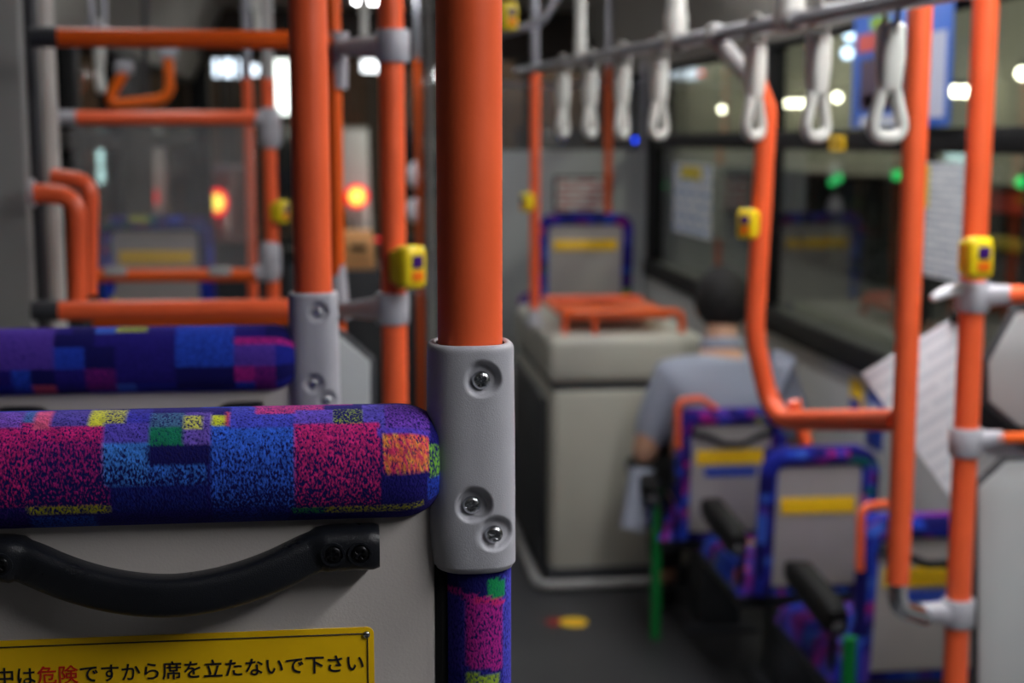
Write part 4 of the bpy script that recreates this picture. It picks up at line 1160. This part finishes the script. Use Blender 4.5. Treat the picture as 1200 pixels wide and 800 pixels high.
for px in (905, 912, 920, 928, 936, 944): bulb(px, 121, 6.7, .05, WARM, 'made-up bulb in the close-set row standing in for a lamp reflected in the window', 'close-set reflection bulbs')  # made-up bulbs stand in for the ceiling lamps reflected in the glass
for px, py, lb in ((959, 114, 'single made-up bulb right next to the close-set row, standing in for a reflected lamp'), (981, 114, 'single made-up bulb between the close-set row and the blue poster, standing in for a reflected lamp'), (846, 128, 'lone warm bulb behind the grey arm of the bent orange pole'), (1198, 86, 'lone warm bulb beyond the black pillar above the pale boards')):
    bulb(px, py, 6.7, .055, WARM, lb, 'scattered warm bulbs')  # the two beside the close-set row stand in for reflected lamps too
for px in (1112, 1120, 1131): bulb(px, 107, 6.7, .055, WARM, 'warm bulb of the trio between the blue poster and the bay handrail', 'trio of warm bulbs')
for px, py, w_ in ((996, 41, 'upper'), (993, 62, 'lower')): bulb(px, py, 6.5, .07, emis('cool_bulb', (200, 224, 255), 4), w_ + ' of the two cool white lamps beside the blue poster', 'cool lamps')
GRN = emis('green_led', (14, 190, 96), .9)
for px, py, lb in ((982, 208, 'green lamp with a fainter green twin beside it'), (1051, 205, 'lone green lamp beside the tall pole of the bay handrail'), (1197, 213, 'lone green lamp beyond the pale cut-cornered board'), (777, 217, 'lone green lamp beside the white and blue window notice')):
    bulb(px, py, 6.0, .055, GRN, lb, 'green lamps')
bulb(975, 214, 6.0, .04, GRN, 'fainter green lamp close to a brighter one', 'green lamps')
bulb(822, 86, 6.0, .03, emis('red_led', (230, 40, 20), 4), 'small red lamp beyond the far window', None)

# vehicle ahead with its tail lamps lit
YV = 14.0
vl, vr = P(92, 237, YV), P(255, 237, YV)
xm = (vl.x + vr.x) / 2
t = thing('car', 'dark car waiting ahead with both tail lamps lit, their red glow put into its paint', 'car', (xm, YV, -.35))
CARM = mat('car_glow_paint', (92, 24, 28), .3, coat=.5)  # dark red of the body carries the tail lamps' glow
g = -.35
hwv = (vr.x - vl.x) / 2 + .12
prof = [(YV + .0, g + .30), (YV - .03, g + .55), (YV + .02, g + 1.05), (YV + .35, g + 1.62), (YV + .7, g + 1.72), (YV + 2.4, g + 1.70), (YV + 3.2, g + 1.1), (YV + 4.1, g + .95), (YV + 4.2, g + .3)]
part('body', MB().prism([(xm - hwv, y, z) for y, z in prof], (2 * hwv, 0, 0), .06, 3), CARM, t)
part('rear_window', MB().prism([(xm - hwv * .82, YV + .03, g + 1.1), (xm + hwv * .82, YV + .03, g + 1.1), (xm + hwv * .74, YV + .33, g + 1.58), (xm - hwv * .74, YV + .33, g + 1.58)], (0, -.03, .02)), mat('car_glass', (22, 24, 28), .1), t)
part('bumper', MB().box((xm, YV - .03, g + .42), (2 * hwv, .14, .2), .04), CHAR, t)
part('number_plate', MB().box((xm, YV - .06, g + .72), (.33, .02, .165), .005), mat('plate_white', (210, 210, 205), .5), t)
for s in (-1, 1):
    for yy in (YV + .7, YV + 3.3):
        part('wheel', MB().lathe([(.18, -.09), (.30, -.09), (.31, -.06), (.31, .06), (.30, .09), (.18, .09)], (xm + s * (hwv - .1), yy, g + .31), (1, 0, 0), 24), BLACK, t)
for q, r in ((vl, .115), (vr, .115)):
    l = part('tail_lamp', MB().ball(q + Vector((0, -.02, 0)), r, (.85, .35, 1.15), 20), emis('tail_red', (255, 14, 34), 1.0), t, 'glowing red tail lamp')
    part('tail_bulb', MB().ball(q + Vector((0, -.05, 0)), r * .62, (.85, .5, 1.15), 16), emis('tail_core', (255, 222, 90), 1.3), l)
q = P(418, 230, 14.2)
bt = thing('warning_lamp', 'round red lamp glowing yellow, on a stand before the white banner', 'lamp', (q.x, q.y, -.35))
lz = part('lens', MB().ball(q, .115, (1, .4, 1), 20), emis('tail_red', (255, 14, 34), 1.0), bt)
part('lamp_bulb', MB().ball(q + Vector((0, -.03, 0)), .075, (1, .5, 1), 16), emis('tail_core', (255, 222, 90), 1.3), lz)
part('stand', MB().tube([(q.x, q.y + .02, -.35), q + Vector((0, .02, 0))], .02, n=8), CHAR, bt)
q = P(443, 287, 10.5)
bt = thing('warning_lamp', 'small red warning lamp near the fare box', 'lamp', (q.x, q.y, -.35))
part('lens', MB().ball(q, .05), emis('tail_red', (255, 14, 34), 1.0), bt)
part('stand', MB().tube([(q.x, q.y, -.35), q], .012, n=8), CHAR, bt)
# shops on the left and ahead: dark blocks with lit signs
t = thing('street_block', 'dark brown building block ahead of the windscreen', 'building', (0, 30, -.35))
part('wall', MB().box((-5, 31, 4.5), (22, 2, 9.7)), mat('brown_block', (92, 70, 56), .8, var=.2, vscale=.6), t)
for i in range(8):
    for k in range(2):
        part('window', MB().box((-14 + i * 2.6, 29.98, 1.2 + k * 2.6), (1.5, .06, 1.4), .02), mat('block_glass', (34, 34, 40), .2), t)
t = thing('street_block', 'dark building block along the bench side of the street', 'building', (-9, 14, -.35))
part('wall', MB().box((-9, 12, 4), (2, 34, 8.7)), mat('dark_block', (70, 58, 52), .8, var=.25, vscale=.7), t)
for i in range(9):
    part('window', MB().box((-7.98, 1 + i * 3.2, 1.3), (.06, 1.7, 1.3), .02), mat('block_glass', (34, 34, 40), .2), t)
def lit_sign(px0, py0, px1, py1, Y, rgb, s, label, group='lit signs ahead of the bus'):
    a, b = P(px0, py0, Y), P(px1, py1, Y)
    t = thing('lit_sign', label, 'sign', ((a.x + b.x) / 2, Y, -.35), group)
    w_, h_ = b.x - a.x, a.z - b.z
    part('case', MB().box(((a.x + b.x) / 2, Y + .06, (a.z + b.z) / 2), (w_ + .06, .1, h_ + .06), .01), CHAR, t)
    part('face', MB().box(((a.x + b.x) / 2, Y, (a.z + b.z) / 2), (w_, .03, h_), .01), emis('sign_%d_%d_%d_%d' % (*rgb, s * 10), rgb, s), t)
    part('post', MB().tube([((a.x + b.x) / 2, Y + .06, -.35), ((a.x + b.x) / 2, Y + .06, b.z)], .03, n=8), CHAR, t)
lit_sign(250, 15, 264, 40, 20, (70, 150, 225), 1.6, 'small blue lit sign high above the tail lamp')
lit_sign(266, 15, 281, 42, 20.2, (215, 228, 240), 2.2, 'small white lit sign beside the blue one')
lit_sign(250, 58, 281, 90, 20.4, (210, 222, 240), 2.0, 'square white lit sign below the small blue one')
lit_sign(319, 52, 341, 134, 20, (232, 236, 232), 1.8, 'tall white lit sign beside the second bench pole')
lit_sign(287, 76, 303, 88, 20.3, (220, 230, 245), 2.0, 'low white lit sign next to the square one')
lit_sign(424, 66, 446, 84, 20, (235, 235, 240), 2.4, 'small white lit sign above the hung white sheet')
# vending machine seen through the acrylic sheet
a, b = P(113, 152, 11.5), P(145, 216, 11.5)
t = thing('vending_machine', 'pale glowing vending machine by the kerb', 'vending machine', ((a.x + b.x) / 2, 11.5, -.35))
part('cabinet', MB().box(((a.x + b.x) / 2, 11.85, .55), (b.x - a.x + .5, .7, 1.9), .03), mat('machine_body', (60, 62, 70), .5), t)
hh = (a.z - b.z) / 3
for k in range(3):
    z = a.z - hh * (k + .5)
    part('lit_shelf', MB().box(((a.x + b.x) / 2, 11.5, z), (b.x - a.x, .03, hh * .86), .008), emis('machine_glow', (196, 232, 236), 2.4), t)
part('slot', MB().box(((a.x + b.x) / 2, 11.49, -.1), (.3, .02, .14), .01), BLACK, t)
print('objects', len(bpy.data.objects))
